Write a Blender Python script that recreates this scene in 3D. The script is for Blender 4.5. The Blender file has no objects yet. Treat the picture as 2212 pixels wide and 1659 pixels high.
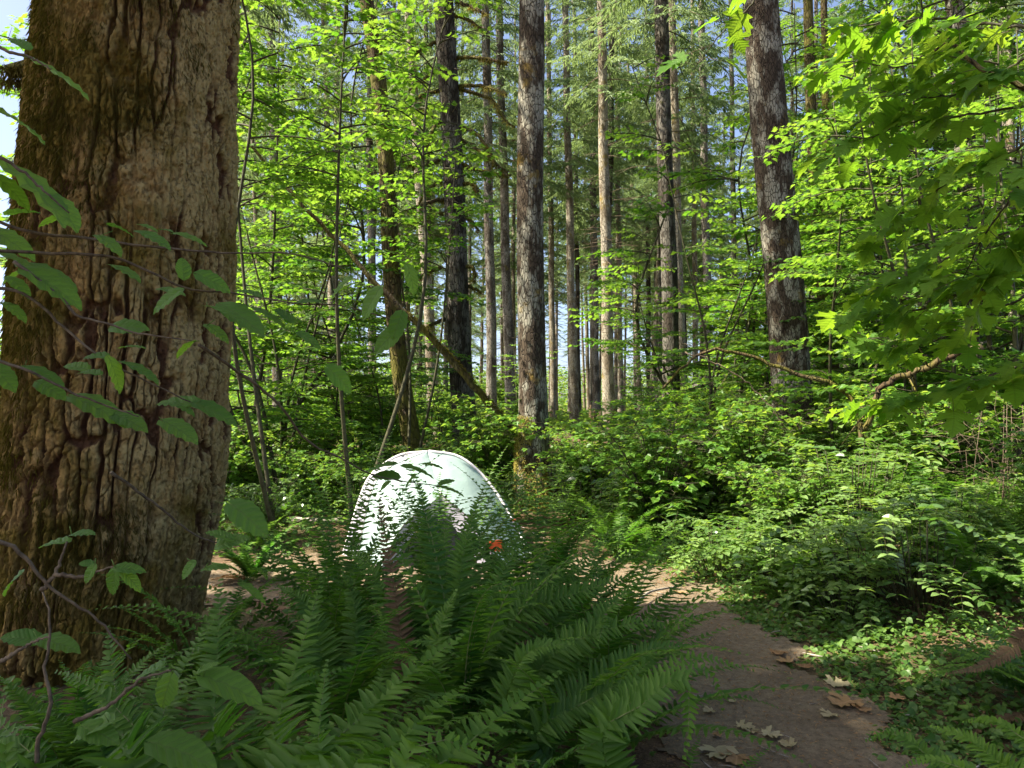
import bpy, math, random
import numpy as np
from mathutils import Vector, Matrix

R = math.radians
scene = bpy.context.scene
col = scene.collection

# ---------------------------------------------------------------- camera
PW, PH = 2212.0, 1659.0          # the pixel grid all measured positions are given in
FPX = 1671.0
HORIZON = 875.0
PITCH = math.atan((HORIZON - PH / 2) / FPX)
EYE = 1.5
cam_d = bpy.data.cameras.new("camera")
cam = bpy.data.objects.new("camera", cam_d)
col.objects.link(cam)
cam_d.sensor_width = 36.0
cam_d.lens = 36.0 * FPX / PW
cam_d.clip_start = 0.05
cam_d.clip_end = 3000
cam.location = (0, 0, EYE)
cam.rotation_euler = (R(90) + PITCH, 0, 0)
scene.camera = cam

# ---------------------------------------------------------------- sun and sky
SUN_EL = 50.0
SX, SY = -0.985, -0.15
_n = math.hypot(SX, SY); SX /= _n; SY /= _n
KSH = 1.0 / math.tan(R(SUN_EL))
w = bpy.data.worlds.new("World"); scene.world = w; w.use_nodes = True
nt = w.node_tree; nt.nodes.clear()
sky = nt.nodes.new("ShaderNodeTexSky"); sky.sky_type = 'NISHITA'; sky.sun_disc = False
sky.sun_elevation = R(SUN_EL)
sky.sun_rotation = math.atan2(SX, SY)
sky.air_density = 0.5; sky.dust_density = 2.5; sky.ozone_density = 0.0
bg = nt.nodes.new("ShaderNodeBackground"); bg.inputs[1].default_value = 0.11
wo = nt.nodes.new("ShaderNodeOutputWorld")
nt.links.new(sky.outputs[0], bg.inputs[0]); nt.links.new(bg.outputs[0], wo.inputs[0])
sd = bpy.data.lights.new("sun", 'SUN'); sd.energy = 5.0; sd.angle = R(0.5); sd.color = (1.0, 0.93, 0.78)
so = bpy.data.objects.new("sun", sd); col.objects.link(so)
sdir = Vector((SX * math.cos(R(SUN_EL)), SY * math.cos(R(SUN_EL)), math.sin(R(SUN_EL))))
so.rotation_euler = sdir.to_track_quat('Z', 'Y').to_euler()
so.location = (-20, -5, 30)
scene.view_settings.view_transform = 'Standard'
scene.view_settings.look = 'None'
scene.view_settings.gamma = 1.0
scene.view_settings.exposure = 1.93
cy = scene.cycles
cy.max_bounces = 7; cy.diffuse_bounces = 4; cy.glossy_bounces = 2; cy.transmission_bounces = 3
cy.caustics_reflective = False; cy.caustics_refractive = False
cy.use_adaptive_sampling = True; cy.adaptive_threshold = 0.02
cy.sample_clamp_indirect = 6.0

# ---------------------------------------------------------------- maths helpers
def unit(v):
    v = np.asarray(v, float)
    return v / np.maximum(np.linalg.norm(v, axis=-1, keepdims=True), 1e-9)

def _hash(i, j, k, seed):
    h = (i * 374761393 + j * 668265263 + k * 1274126177 + seed * 974711) & 0xffffffff
    h = ((h ^ (h >> 13)) * 1103515245) & 0xffffffff
    h = (h ^ (h >> 16)) & 0xffffffff
    return h / 4294967295.0

def vnoise(P, seed=0):
    P = np.asarray(P, float); I = np.floor(P).astype(np.int64); f = P - I; f = f * f * (3 - 2 * f)
    i, j, k = I[..., 0], I[..., 1], I[..., 2]; fx, fy, fz = f[..., 0], f[..., 1], f[..., 2]
    r = 0
    for a in (0, 1):
        for b in (0, 1):
            for c in (0, 1):
                wgt = (fx if a else 1 - fx) * (fy if b else 1 - fy) * (fz if c else 1 - fz)
                r = r + wgt * _hash(i + a, j + b, k + c, seed)
    return r * 2 - 1

def fbm(P, oct=4, seed=0):
    P = np.asarray(P, float); s = 0; a = 1.0; t = 0
    for o in range(oct):
        s = s + a * vnoise(P * (2 ** o), seed + o * 17); t += a; a *= 0.5
    return s / t

def worley(U, V, nu, seed=0):
    """F2-F1 of cells on a strip that wraps every nu cells along U"""
    iu = np.floor(U).astype(np.int64); iv = np.floor(V).astype(np.int64)
    f1 = np.full(U.shape, 9.0); f2 = np.full(U.shape, 9.0)
    for a in (-1, 0, 1):
        for b in (-1, 0, 1):
            cu, cv = iu + a, iv + b; w_ = np.mod(cu, nu)
            pu = cu + .15 + .7 * _hash(w_, cv, 0 * cv, seed); pv = cv + .5 + .48 * (2 * _hash(w_, cv, 0 * cv + 1, seed) - 1)
            d = np.hypot(U - pu, V - pv); f2 = np.minimum(f2, np.maximum(f1, d)); f1 = np.minimum(f1, d)
    return f2 - f1

def plates(U, V, nu, seed=0):
    iu = np.floor(U).astype(np.int64); iv = np.floor(V).astype(np.int64); f1 = np.full(U.shape, 9.0); hv = np.zeros(U.shape)
    for a in (-1, 0, 1):
        for b in (-1, 0, 1):
            cu, cv = iu + a, iv + b; w_ = np.mod(cu, nu); d = np.hypot(U - cu - _hash(w_, cv, 0 * cv, seed), V - cv - _hash(w_, cv, 0 * cv + 1, seed)); k = d < f1; f1 = np.where(k, d, f1); hv = np.where(k, _hash(w_, cv, 0 * cv + 2, seed), hv)
    return hv

def smooth(a, b, x):
    t = np.clip((np.asarray(x, float) - a) / (b - a), 0, 1); return t * t * (3 - 2 * t)

def hgt(x, y):
    x = np.asarray(x, float); y = np.asarray(y, float)
    P = np.stack([x * 0.16, y * 0.16, np.zeros_like(x) + 0.3], -1)
    n = vnoise(P, 5) * 0.10 * smooth(9, 20, np.hypot(x, y)) + vnoise(P * 6, 9) * 0.012
    rise = 0.55 * smooth(12, 34, y) + 0.8 * smooth(60, 200, y)
    bank = 0.50 * smooth(1.9, 3.6, x - 0.03 * y) * smooth(3.0, 6.5, y) * (1 - smooth(14, 20, y))
    return n + rise + bank
H0 = float(hgt(0.0, 0.0))

def gz(x, y): return float(hgt(np.array(x), np.array(y)))

def at(px, py, Y):
    """world point seen at pixel (px,py) of the 2212-wide grid at forward distance Y"""
    a = (px - PW / 2) / FPX; b = -(py - PH / 2) / FPX
    c, s = math.cos(PITCH), math.sin(PITCH)
    dy = c - b * s; dz = s + b * c
    return np.array([a / dy * Y, Y, EYE + dz / dy * Y])

def ground_at(px, py):
    """where the ray through a pixel meets the ground"""
    lo, hi = 1.0, 150.0
    Y = 1.0
    while Y < 150:
        p = at(px, py, Y)
        if p[2] < gz(p[0], p[1]): break
        Y *= 1.01
    p = at(px, py, Y); return np.array([p[0], p[1], gz(p[0], p[1])])

# ---------------------------------------------------------------- mesh builder
class MB:
    def __init__(s): s.V = []; s.F = []; s.T = []; s.U = []; s.M = []; s.n = 0
    def add(s, V, F, tint=0.5, uv=None, mat=0):
        V = np.asarray(V, float).reshape(-1, 3); F = np.asarray(F, np.int64).reshape(-1, 3)
        s.V.append(V); s.F.append(F + s.n); k = len(V)
        s.T.append(np.broadcast_to(np.asarray(tint, float), (k,)).copy())
        s.U.append(np.zeros((k, 2)) if uv is None else np.asarray(uv, float).reshape(-1, 2))
        s.M.append(np.full(len(F), mat, np.int32)); s.n += k
    def scatter(s, tpl, pos, dirv, nrm, size, tint, mat=0):
        """tpl=(V,F,UV) in leaf space: x across, y along, z normal"""
        pos = np.asarray(pos, float).reshape(-1, 3); n = len(pos)
        if n == 0: return
        V, F, U = tpl
        y = unit(np.broadcast_to(dirv, (n, 3))); z = np.broadcast_to(nrm, (n, 3))
        x = unit(np.cross(y, z)); z = np.cross(x, y)
        size = np.asarray(size, float)
        if size.ndim == 0: size = np.full(n, float(size))
        if size.ndim == 1: size = np.stack([size, size, size], -1)
        W = (V[None, :, 0:1] * size[:, None, 0:1] * x[:, None] + V[None, :, 1:2] * size[:, None, 1:2] * y[:, None]
             + V[None, :, 2:3] * size[:, None, 2:3] * z[:, None]) + pos[:, None]
        k = len(V)
        FF = (F[None] + (np.arange(n) * k)[:, None, None]).reshape(-1, 3)
        s.add(W.reshape(-1, 3), FF, np.repeat(np.broadcast_to(tint, (n,)), k), np.tile(U, (n, 1)), mat)
    def tube(s, pts, rad, sides=6, mat=0, tint=0.5, cap=True):
        P = np.asarray(pts, float); m = len(P); rad = np.broadcast_to(np.asarray(rad, float), (m,))
        T = np.gradient(P, axis=0); T = unit(T)
        up = np.array([0, 0, 1.0]) if abs(T[0, 2]) < 0.9 else np.array([1.0, 0, 0])
        A = np.zeros_like(P); a = unit(np.cross(T[0], up)); A[0] = a
        for i in range(1, m):
            a = a - T[i] * np.dot(a, T[i]); a = a / max(np.linalg.norm(a), 1e-9); A[i] = a
        B = np.cross(T, A)
        th = np.linspace(0, 2 * np.pi, sides, endpoint=False)
        ring = (np.cos(th)[None, :, None] * A[:, None] + np.sin(th)[None, :, None] * B[:, None]) * rad[:, None, None] + P[:, None]
        V = ring.reshape(-1, 3)
        i = np.arange(m - 1)[:, None] * sides; j = np.arange(sides)[None]; j2 = (j + 1) % sides
        q = np.stack([i + j, i + j2, i + sides + j2, i + sides + j], -1).reshape(-1, 4)
        F = np.concatenate([q[:, [0, 1, 2]], q[:, [0, 2, 3]]])
        if cap:
            V = np.concatenate([V, P[:1], P[-1:]]); k = m * sides
            jj = np.arange(sides); c0 = np.stack([np.full(sides, k), (jj + 1) % sides, jj], -1)
            b = (m - 1) * sides
            c1 = np.stack([np.full(sides, k + 1), b + jj, b + (jj + 1) % sides], -1)
            F = np.concatenate([F, c0, c1])
        s.add(V, F, tint, None, mat)
    def box(s, c, size, mat=0, tint=0.5, rot=None):
        x, y, z = np.array(size) / 2
        V = np.array([[a * x, b * y, d * z] for a in (-1, 1) for b in (-1, 1) for d in (-1, 1)], float)
        if rot is not None: V = V @ np.array(rot.to_3x3() if hasattr(rot, 'to_3x3') else rot).T
        V = V + np.array(c)
        F = [(0, 1, 3), (0, 3, 2), (4, 6, 7), (4, 7, 5), (0, 4, 5), (0, 5, 1), (2, 3, 7), (2, 7, 6), (0, 2, 6), (0, 6, 4), (1, 5, 7), (1, 7, 3)]
        s.add(V, F, tint, None, mat)
    def grid(s, G, mat=0, tint=0.5, uv=None):
        a, b = G.shape[:2]
        i = np.arange(a - 1)[:, None] * b; j = np.arange(b - 1)[None]
        q = np.stack([i + j, i + j + 1, i + b + j + 1, i + b + j], -1).reshape(-1, 4)
        s.add(G.reshape(-1, 3), np.concatenate([q[:, [0, 1, 2]], q[:, [0, 2, 3]]]), tint if np.ndim(tint) == 0 else np.asarray(tint).reshape(-1), uv, mat)
    def mesh(s, name, mats, smoothf=True):
        V = np.concatenate(s.V).astype(np.float32); F = np.concatenate(s.F).astype(np.int32)
        T = np.concatenate(s.T).astype(np.float32); U = np.concatenate(s.U).astype(np.float32); M = np.concatenate(s.M)
        me = bpy.data.meshes.new(name); nF = len(F)
        me.vertices.add(len(V)); me.vertices.foreach_set("co", V.ravel())
        me.loops.add(nF * 3); me.loops.foreach_set("vertex_index", F.ravel())
        me.polygons.add(nF); me.polygons.foreach_set("loop_start", np.arange(0, nF * 3, 3, dtype=np.int32))
        me.polygons.foreach_set("material_index", M)
        me.polygons.foreach_set("use_smooth", np.full(nF, bool(smoothf)))
        at_ = me.attributes.new("tint", 'FLOAT', 'POINT'); at_.data.foreach_set("value", T)
        uvl = me.uv_layers.new(name="UVMap"); uvl.data.foreach_set("uv", U[F.ravel()].ravel())
        for m_ in (mats if isinstance(mats, (list, tuple)) else [mats]): me.materials.append(m_)
        me.update(calc_edges=True)
        return me
    def build(s, name, mats, parent=None, loc=None, smoothf=True):
        o = bpy.data.objects.new(name, s.mesh(name, mats, smoothf)); col.objects.link(o)
        if parent: o.parent = parent
        if loc is not None: o.location = loc
        return o

def link(name, me, parent=None, loc=None, rz=0, sc=None):
    o = bpy.data.objects.new(name, me); col.objects.link(o)
    if parent: o.parent = parent
    if loc is not None: o.location = loc
    o.rotation_euler = (0, 0, rz)
    if sc is not None: o.scale = (sc, sc, sc) if np.ndim(sc) == 0 else sc
    return o

def empty(name, loc, rz=0, sc=1.0):
    return link(name, None, None, [float(v) for v in loc], rz, sc)

def tag(o, label=None, cat=None, group=None, kind=None):
    if label: o['label'] = label
    if cat: o['category'] = cat
    if group: o['group'] = group
    if kind: o['kind'] = kind
    return o

# ---------------------------------------------------------------- materials
def newmat(name):
    m = bpy.data.materials.new(name); m.use_nodes = True
    t = m.node_tree; t.nodes.clear()
    out = t.nodes.new("ShaderNodeOutputMaterial")
    return m, t, out
def N(t, typ, **kw):
    n = t.nodes.new(typ)
    for k, v in kw.items():
        if k.startswith('i_'):
            n.inputs[int(k[2:])].default_value = v
        else: setattr(n, k, v)
    return n
def L(t, a, b): t.links.new(a, b)
def math_(t, op, a, b=None):
    n = t.nodes.new("ShaderNodeMath"); n.operation = op
    for k, v in enumerate((a, b)):
        if v is None: continue
        if isinstance(v, (int, float)): n.inputs[k].default_value = v
        else: t.links.new(v, n.inputs[k])
    return n.outputs[0]
def ramp(t, fac, stops):
    n = t.nodes.new("ShaderNodeValToRGB"); cr = n.color_ramp
    while len(cr.elements) < len(stops): cr.elements.new(0.5)
    for e, (p, c) in zip(cr.elements, stops):
        e.position = p; e.color = (c[0], c[1], c[2], 1) if np.ndim(c) else (c, c, c, 1)
    t.links.new(fac, n.inputs[0]); return n.outputs[0]
def mixc(t, fac, a, b):
    n = t.nodes.new("ShaderNodeMix"); n.data_type = 'RGBA'
    for k, v in ((0, fac), (6, a), (7, b)):
        if isinstance(v, (int, float)): n.inputs[k].default_value = v
        elif isinstance(v, tuple): n.inputs[k].default_value = (v[0], v[1], v[2], 1)
        else: t.links.new(v, n.inputs[k])
    return n.outputs[2]
def noise(t, vec, scale, detail=3, rough=0.55):
    n = N(t, "ShaderNodeTexNoise"); n.inputs['Scale'].default_value = scale; n.inputs['Detail'].default_value = detail
    n.inputs['Roughness'].default_value = rough
    if vec is not None: t.links.new(vec, n.inputs['Vector'])
    return n.outputs[0]
def mapping(t, vec, sc):
    n = N(t, "ShaderNodeMapping"); n.inputs['Scale'].default_value = sc; t.links.new(vec, n.inputs[0]); return n.outputs[0]

def leafmat(name, c0, c1, t0, t1, mixt=0.45, rough=0.5, spec=0.4, veins=0.0, coat=0.0):
    """reflectance c0..c1 and transmittance t0..t1 chosen per leaf"""
    m, t, out = newmat(name)
    a = N(t, "ShaderNodeAttribute", attribute_name="tint")
    oi = N(t, "ShaderNodeObjectInfo")
    tv = math_(t, 'ADD', math_(t, 'MULTIPLY', a.outputs['Fac'], 0.8), math_(t, 'MULTIPLY', oi.outputs['Random'], 0.2))
    cc = mixc(t, tv, c0, c1); tt = mixc(t, tv, t0, t1)
    nor = None
    if veins > 0:
        uv = N(t, "ShaderNodeUVMap"); sp = N(t, "ShaderNodeSeparateXYZ"); L(t, uv.outputs[0], sp.inputs[0])
        au = math_(t, 'ABSOLUTE', sp.outputs[0])
        ph = math_(t, 'FRACT', math_(t, 'MULTIPLY', math_(t, 'SUBTRACT', sp.outputs[1], math_(t, 'MULTIPLY', au, 0.55)), 8.0))
        side = math_(t, 'LESS_THAN', math_(t, 'ABSOLUTE', math_(t, 'SUBTRACT', ph, 0.5)), 0.06)
        mid = math_(t, 'LESS_THAN', au, 0.025)
        v = math_(t, 'MULTIPLY', math_(t, 'MAXIMUM', side, mid), veins)
        cc = mixc(t, v, cc, (c1[0] * 1.6, c1[1] * 1.3, c1[2] * 1.6)); tt = mixc(t, math_(t, 'MULTIPLY', v, 0.7), tt, (t0[0] * .4, t0[1] * .4, t0[2] * .4))
        b = N(t, "ShaderNodeBump"); b.inputs['Strength'].default_value = 0.5; b.inputs['Distance'].default_value = 0.004
        tri = math_(t, 'ABSOLUTE', math_(t, 'SUBTRACT', ph, 0.5))
        L(t, tri, b.inputs['Height']); nor = b.outputs[0]
        tc = N(t, "ShaderNodeTexCoord")
        cc = mixc(t, math_(t, 'MULTIPLY', noise(t, tc.outputs['Object'], 18, 3), 0.5), cc, (c0[0] * .7, c0[1] * .75, c0[2] * .8))
    p = N(t, "ShaderNodeBsdfPrincipled"); p.inputs['Roughness'].default_value = rough
    p.inputs['Specular IOR Level'].default_value = spec
    if coat: p.inputs['Coat Weight'].default_value = coat; p.inputs['Coat Roughness'].default_value = 0.25
    L(t, cc, p.inputs['Base Color'])
    tr = N(t, "ShaderNodeBsdfTranslucent"); L(t, tt, tr.inputs[0])
    if nor: L(t, nor, p.inputs['Normal']); L(t, nor, tr.inputs['Normal'])
    mx = N(t, "ShaderNodeMixShader"); mx.inputs[0].default_value = mixt
    L(t, p.outputs[0], mx.inputs[1]); L(t, tr.outputs[0], mx.inputs[2]); L(t, mx.outputs[0], out.inputs[0])
    return m

def barkmat(name, dark, mid, lichen, la=0.5, moss=(0.10, 0.10, 0.015), ma=0.3, vs=26.0, ratio=0.35, bump=0.02, reduce=0.0, cracks=True, low_moss=0.0):
    m, t, out = newmat(name)
    tc = N(t, "ShaderNodeTexCoord"); oi = N(t, "ShaderNodeObjectInfo")
    off = N(t, "ShaderNodeVectorMath", operation='ADD'); L(t, tc.outputs['Object'], off.inputs[0])
    cb = N(t, "ShaderNodeCombineXYZ"); L(t, math_(t, 'MULTIPLY', oi.outputs['Random'], 37.0), cb.inputs[2]); L(t, cb.outputs[0], off.inputs[1])
    v = mapping(t, off.outputs[0], (1, 1, ratio))
    nz = noise(t, v, vs * 0.9, 4, 0.65)
    big = noise(t, off.outputs[0], 1.6, 3, 0.6)
    med = noise(t, v, vs * 0.28, 3, 0.6)
    if cracks:
        wv = N(t, "ShaderNodeVectorMath", operation='ADD'); L(t, v, wv.inputs[0])
        nn = N(t, "ShaderNodeTexNoise"); nn.inputs['Scale'].default_value = vs * 0.5; L(t, v, nn.inputs['Vector'])
        sc = N(t, "ShaderNodeVectorMath", operation='SCALE'); L(t, nn.outputs['Color'], sc.inputs[0]); sc.inputs['Scale'].default_value = 1.1 / vs
        L(t, sc.outputs[0], wv.inputs[1])
        vo = N(t, "ShaderNodeTexVoronoi", feature='DISTANCE_TO_EDGE'); vo.inputs['Scale'].default_value = vs; L(t, wv.outputs[0], vo.inputs['Vector'])
        crack = ramp(t, vo.outputs[0], [(0.0, 0.0), (0.10, 1.0)])
        hgt_ = math_(t, 'ADD', math_(t, 'MULTIPLY', crack, 0.7), math_(t, 'MULTIPLY', nz, 0.5))
        patch = math_(t, 'MULTIPLY', ramp(t, math_(t, 'ADD', math_(t, 'MULTIPLY', med, 0.6), math_(t, 'MULTIPLY', big, 0.6)), [(0.62 - la * 0.22, 0.0), (0.70 - la * 0.2, 1.0)]), crack)
        base = mixc(t, crack, dark, mid)
    else:
        hgt_ = nz; patch = ramp(t, med, [(0.55, 0.0), (0.7, 1.0)])
        base = mixc(t, ramp(t, nz, [(0.35, 0.0), (0.62, 1.0)]), dark, mid)
        patch = math_(t, 'MULTIPLY', patch, la)
    base = mixc(t, patch, base, lichen)
    base = mixc(t, math_(t, 'MULTIPLY', noise(t, off.outputs[0], 60, 2), 0.45), base, dark)
    mm = math_(t, 'ADD', noise(t, off.outputs[0], 2.3, 4, 0.7), ma - 0.5)
    if low_moss:
        sp = N(t, "ShaderNodeSeparateXYZ"); L(t, tc.outputs['Object'], sp.inputs[0])
        mm = math_(t, 'ADD', mm, math_(t, 'MULTIPLY', ramp(t, sp.outputs[2], [(0.0, 1.0), (1.0, 0.0)]), low_moss))
    mcol = mixc(t, noise(t, off.outputs[0], 30, 2), moss, (moss[0] * 2.2, moss[1] * 2.0, moss[2] * 1.8))
    base = mixc(t, ramp(t, mm, [(0.5, 0.0), (0.62, 0.85)]), base, mcol)
    p = N(t, "ShaderNodeBsdfPrincipled"); p.inputs['Roughness'].default_value = 0.9; p.inputs['Specular IOR Level'].default_value = 0.2
    L(t, base, p.inputs['Base Color'])
    b = N(t, "ShaderNodeBump"); b.inputs['Strength'].default_value = 1.0; b.inputs['Distance'].default_value = bump
    L(t, hgt_, b.inputs['Height']); L(t, b.outputs[0], p.inputs['Normal']); L(t, p.outputs[0], out.inputs[0])
    return m

def simplemat(name, c0, c1, scale=8, rough=0.85, spec=0.2, bump=0.0, trans=None, mixt=0.3, detail=5, tintmix=0.0, c2=None):
    m, t, out = newmat(name); tc = N(t, "ShaderNodeTexCoord")
    nz = noise(t, tc.outputs['Object'], scale, detail, 0.65)
    c = mixc(t, ramp(t, nz, [(0.35, 0.0), (0.65, 1.0)]), c0, c1)
    if tintmix:
        a = N(t, "ShaderNodeAttribute", attribute_name="tint")
        c = mixc(t, math_(t, 'MULTIPLY', a.outputs['Fac'], tintmix), c, c2)
    p = N(t, "ShaderNodeBsdfPrincipled"); p.inputs['Roughness'].default_value = rough; p.inputs['Specular IOR Level'].default_value = spec
    L(t, c, p.inputs['Base Color'])
    if bump:
        b = N(t, "ShaderNodeBump"); b.inputs['Distance'].default_value = bump; L(t, nz, b.inputs['Height']); L(t, b.outputs[0], p.inputs['Normal'])
    if trans:
        tr = N(t, "ShaderNodeBsdfTranslucent"); tr.inputs[0].default_value = (*trans, 1)
        mx = N(t, "ShaderNodeMixShader"); mx.inputs[0].default_value = mixt
        L(t, p.outputs[0], mx.inputs[1]); L(t, tr.outputs[0], mx.inputs[2]); L(t, mx.outputs[0], out.inputs[0])
    else: L(t, p.outputs[0], out.inputs[0])
    return m

M = {}
M['maple'] = leafmat('vine maple leaf', (0.030, 0.10, 0.012), (0.11, 0.20, 0.03), (0.09, 0.27, 0.012), (0.38, 0.56, 0.05), 0.48, 0.45, 0.4)
M['bigleaf'] = leafmat('bigleaf maple leaf', (0.05, 0.13, 0.012), (0.09, 0.19, 0.02), (0.15, 0.36, 0.015), (0.38, 0.56, 0.03), 0.5, 0.6, 0.15, veins=0.5)
M['hazel'] = leafmat('hazel leaf', (0.055, 0.13, 0.025), (0.10, 0.19, 0.03), (0.14, 0.34, 0.02), (0.26, 0.48, 0.03), 0.44, 0.6, 0.25, veins=0.9)
M['fern'] = leafmat('sword fern', (0.030, 0.085, 0.013), (0.12, 0.22, 0.022), (0.05, 0.20, 0.012), (0.22, 0.42, 0.02), 0.38, 0.5, 0.22)
M['salal'] = leafmat('glossy shrub leaf', (0.05, 0.11, 0.025), (0.20, 0.30, 0.09), (0.10, 0.26, 0.02), (0.38, 0.54, 0.06), 0.38, 0.27, 0.9)
M['shrub'] = leafmat('light shrub leaf', (0.055, 0.15, 0.016), (0.12, 0.23, 0.03), (0.16, 0.34, 0.015), (0.44, 0.58, 0.07), 0.45, 0.45, 0.4)
M['needle'] = leafmat('conifer needles', (0.06, 0.11, 0.035), (0.20, 0.28, 0.12), (0.12, 0.20, 0.04), (0.36, 0.46, 0.16), 0.42, 0.55, 0.3)
M['cover'] = leafmat('ground cover leaf', (0.035, 0.09, 0.018), (0.11, 0.19, 0.035), (0.08, 0.24, 0.02), (0.24, 0.40, 0.04), 0.33, 0.45, 0.35)
M['dry'] = leafmat('dry fallen leaf', (0.24, 0.13, 0.055), (0.42, 0.28, 0.13), (0.3, 0.14, 0.04), (0.4, 0.22, 0.08), 0.2, 0.7, 0.2, veins=0.4)
M['yellow'] = leafmat('yellowing leaf', (0.34, 0.27, 0.13), (0.46, 0.41, 0.24), (0.3, 0.22, 0.08), (0.4, 0.32, 0.14), 0.3, 0.6, 0.2, veins=0.4)
M['deadfern'] = leafmat('dead fern', (0.075, 0.052, 0.028), (0.15, 0.10, 0.055), (0.12, 0.06, 0.02), (0.2, 0.1, 0.03), 0.25, 0.8, 0.1)
M['moss'] = leafmat('hanging moss', (0.075, 0.062, 0.012), (0.15, 0.12, 0.025), (0.10, 0.09, 0.01), (0.2, 0.17, 0.02), 0.3, 0.9, 0.1)
M['brightmoss'] = leafmat('green moss', (0.20, 0.17, 0.03), (0.42, 0.36, 0.10), (0.2, 0.18, 0.02), (0.4, 0.34, 0.06), 0.3, 0.9, 0.1)  # moss brightened to gold, standing in for sun on the tree foot
M['alder'] = barkmat('white patched bark', (0.018, 0.012, 0.007), (0.075, 0.055, 0.036), (0.33, 0.31, 0.24), 0.16, (0.12, 0.085, 0.018), 0.40, 27, 0.36, 0.016, low_moss=0.18)
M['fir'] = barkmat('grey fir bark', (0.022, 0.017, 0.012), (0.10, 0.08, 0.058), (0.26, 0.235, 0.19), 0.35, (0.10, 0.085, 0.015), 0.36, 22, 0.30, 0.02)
M['firwarm'] = barkmat('lit fir bark', (0.06, 0.042, 0.025), (0.19, 0.155, 0.105), (0.38, 0.34, 0.26), 0.35, (0.13, 0.10, 0.022), 0.42, 24, 0.30, 0.02)  # copy of the fir bark with sunlight put into its colours
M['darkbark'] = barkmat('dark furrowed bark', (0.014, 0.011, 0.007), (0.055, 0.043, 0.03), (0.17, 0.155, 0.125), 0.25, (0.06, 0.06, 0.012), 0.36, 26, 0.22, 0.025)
M['mossbark'] = barkmat('mossy bark', (0.025, 0.018, 0.009), (0.085, 0.056, 0.026), (0.16, 0.13, 0.06), 0.2, (0.065, 0.062, 0.010), 0.56, 20, 0.3, 0.03)
M['twig'] = simplemat('twig', (0.05, 0.036, 0.022), (0.16, 0.12, 0.075), 40, 0.8)
M['greystick'] = simplemat('dead stick', (0.12, 0.10, 0.08), (0.36, 0.32, 0.26), 30, 0.85)
M['stem'] = simplemat('fern stalk', (0.10, 0.13, 0.04), (0.18, 0.20, 0.07), 30, 0.6)
M['darkstem'] = simplemat('dark stem', (0.03, 0.028, 0.015), (0.07, 0.065, 0.03), 25, 0.7)

# ---------------------------------------------------------------- leaf shapes
def fan(outline, fold=0.0, droop=0.0, center=(0, 0.45)):
    o = np.array(outline, float); c = np.array([center])
    P = np.concatenate([c, o]); z = np.abs(P[:, 0]) * fold - droop * P[:, 1] ** 2
    V = np.column_stack([P, z]); k = len(o)
    F = [(0, 1 + i, 1 + (i + 1) % k) for i in range(k)]
    return V, np.array(F), P.copy()

def maple_tpl(fold=0.15, droop=0.25, lobes=5):
    r = [(0.0, 0.0), (0.30, -0.10), (0.22, 0.10), (0.56, 0.16), (0.44, 0.30), (0.62, 0.50), (0.36, 0.46), (0.34, 0.72), (0.20, 0.62), (0.0, 1.0)]
    l = [(-x, y) for x, y in r[1:-1]][::-1]
    return fan(r + l, fold, droop, (0, 0.34))
def big_maple_tpl(fold=0.12, droop=0.35):
    r = [(0, 0), (.12, -.10), (.40, -.12), (.30, .02), (.36, .10), (.66, .16), (.56, .26), (.70, .42), (.50, .42), (.40, .36), (.24, .34), (.34, .52), (.46, .60), (.34, .70), (.36, .84), (.20, .76), (.12, .88), (0, 1.0)]
    l = [(-x * 0.97, y) for x, y in r[1:-1]][::-1]
    return fan(r + l, fold, droop, (0, 0.26))
def small_tpl():
    return fan([(0, 0), (.34, .12), (.5, .45), (.28, .62), (0, 1), (-.28, .62), (-.5, .45), (-.34, .12)], 0.2, 0.15)
def oval_tpl(wd=0.42):
    return fan([(0, 0), (wd * .75, .2), (wd, .5), (wd * .62, .8), (0, 1.03), (-wd * .62, .8), (-wd, .5), (-wd * .75, .2)], 0.22, 0.2)
def kite():
    V = np.array([(0, 0, 0), (.35, .45, .05), (0, 1, -.1), (-.35, .45, .05)], float)
    return V, np.array([(0, 1, 2), (0, 2, 3)]), V[:, :2].copy()
def hazel_tpl(n=13, seed=1):
    """rounded, toothed leaf on a real grid so it can bend and pucker"""
    rows = []; ys = np.linspace(0, 1, 12)
    def wdt(y): return 0.37 * (np.sin(np.pi * np.clip(y, 0, 1) ** 0.72)) ** 0.62
    nx = 9; V = []; U = []
    for iy, y in enumerate(ys):
        wv = wdt(y) if 0 < y < 1 else 0.02
        jag = 1 + (0.07 if iy % 2 else -0.05)
        heart = -0.10 * math.exp(-((y) / 0.14) ** 2)
        for ix in range(nx):
            u = -1 + 2 * ix / (nx - 1)
            x = u * wv * (jag if abs(u) > 0.9 else 1)
            yy = y + heart * abs(u) ** 1.2 * 1.3
            z = abs(x) * 0.22 - 0.22 * y * y - 0.30 * x * x + 0.02 * math.sin(8 * (y - abs(x) * .6) * math.pi)
            V.append((x, yy, z)); U.append((x / 0.9, y))
    F = []
    for iy in range(len(ys) - 1):
        for ix in range(nx - 1):
            a = iy * nx + ix; F += [(a, a + 1, a + nx + 1), (a, a + nx + 1, a + nx)]
    return np.array(V), np.array(F), np.array(U)
T_MAPLE = maple_tpl(); T_BIG = big_maple_tpl(); T_BIG[0][:, 0] *= 1.14; T_SMALL = small_tpl(); T_OVAL = oval_tpl(); T_NARROW = oval_tpl(0.27); T_KITE = kite(); T_HAZEL = hazel_tpl()

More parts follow.
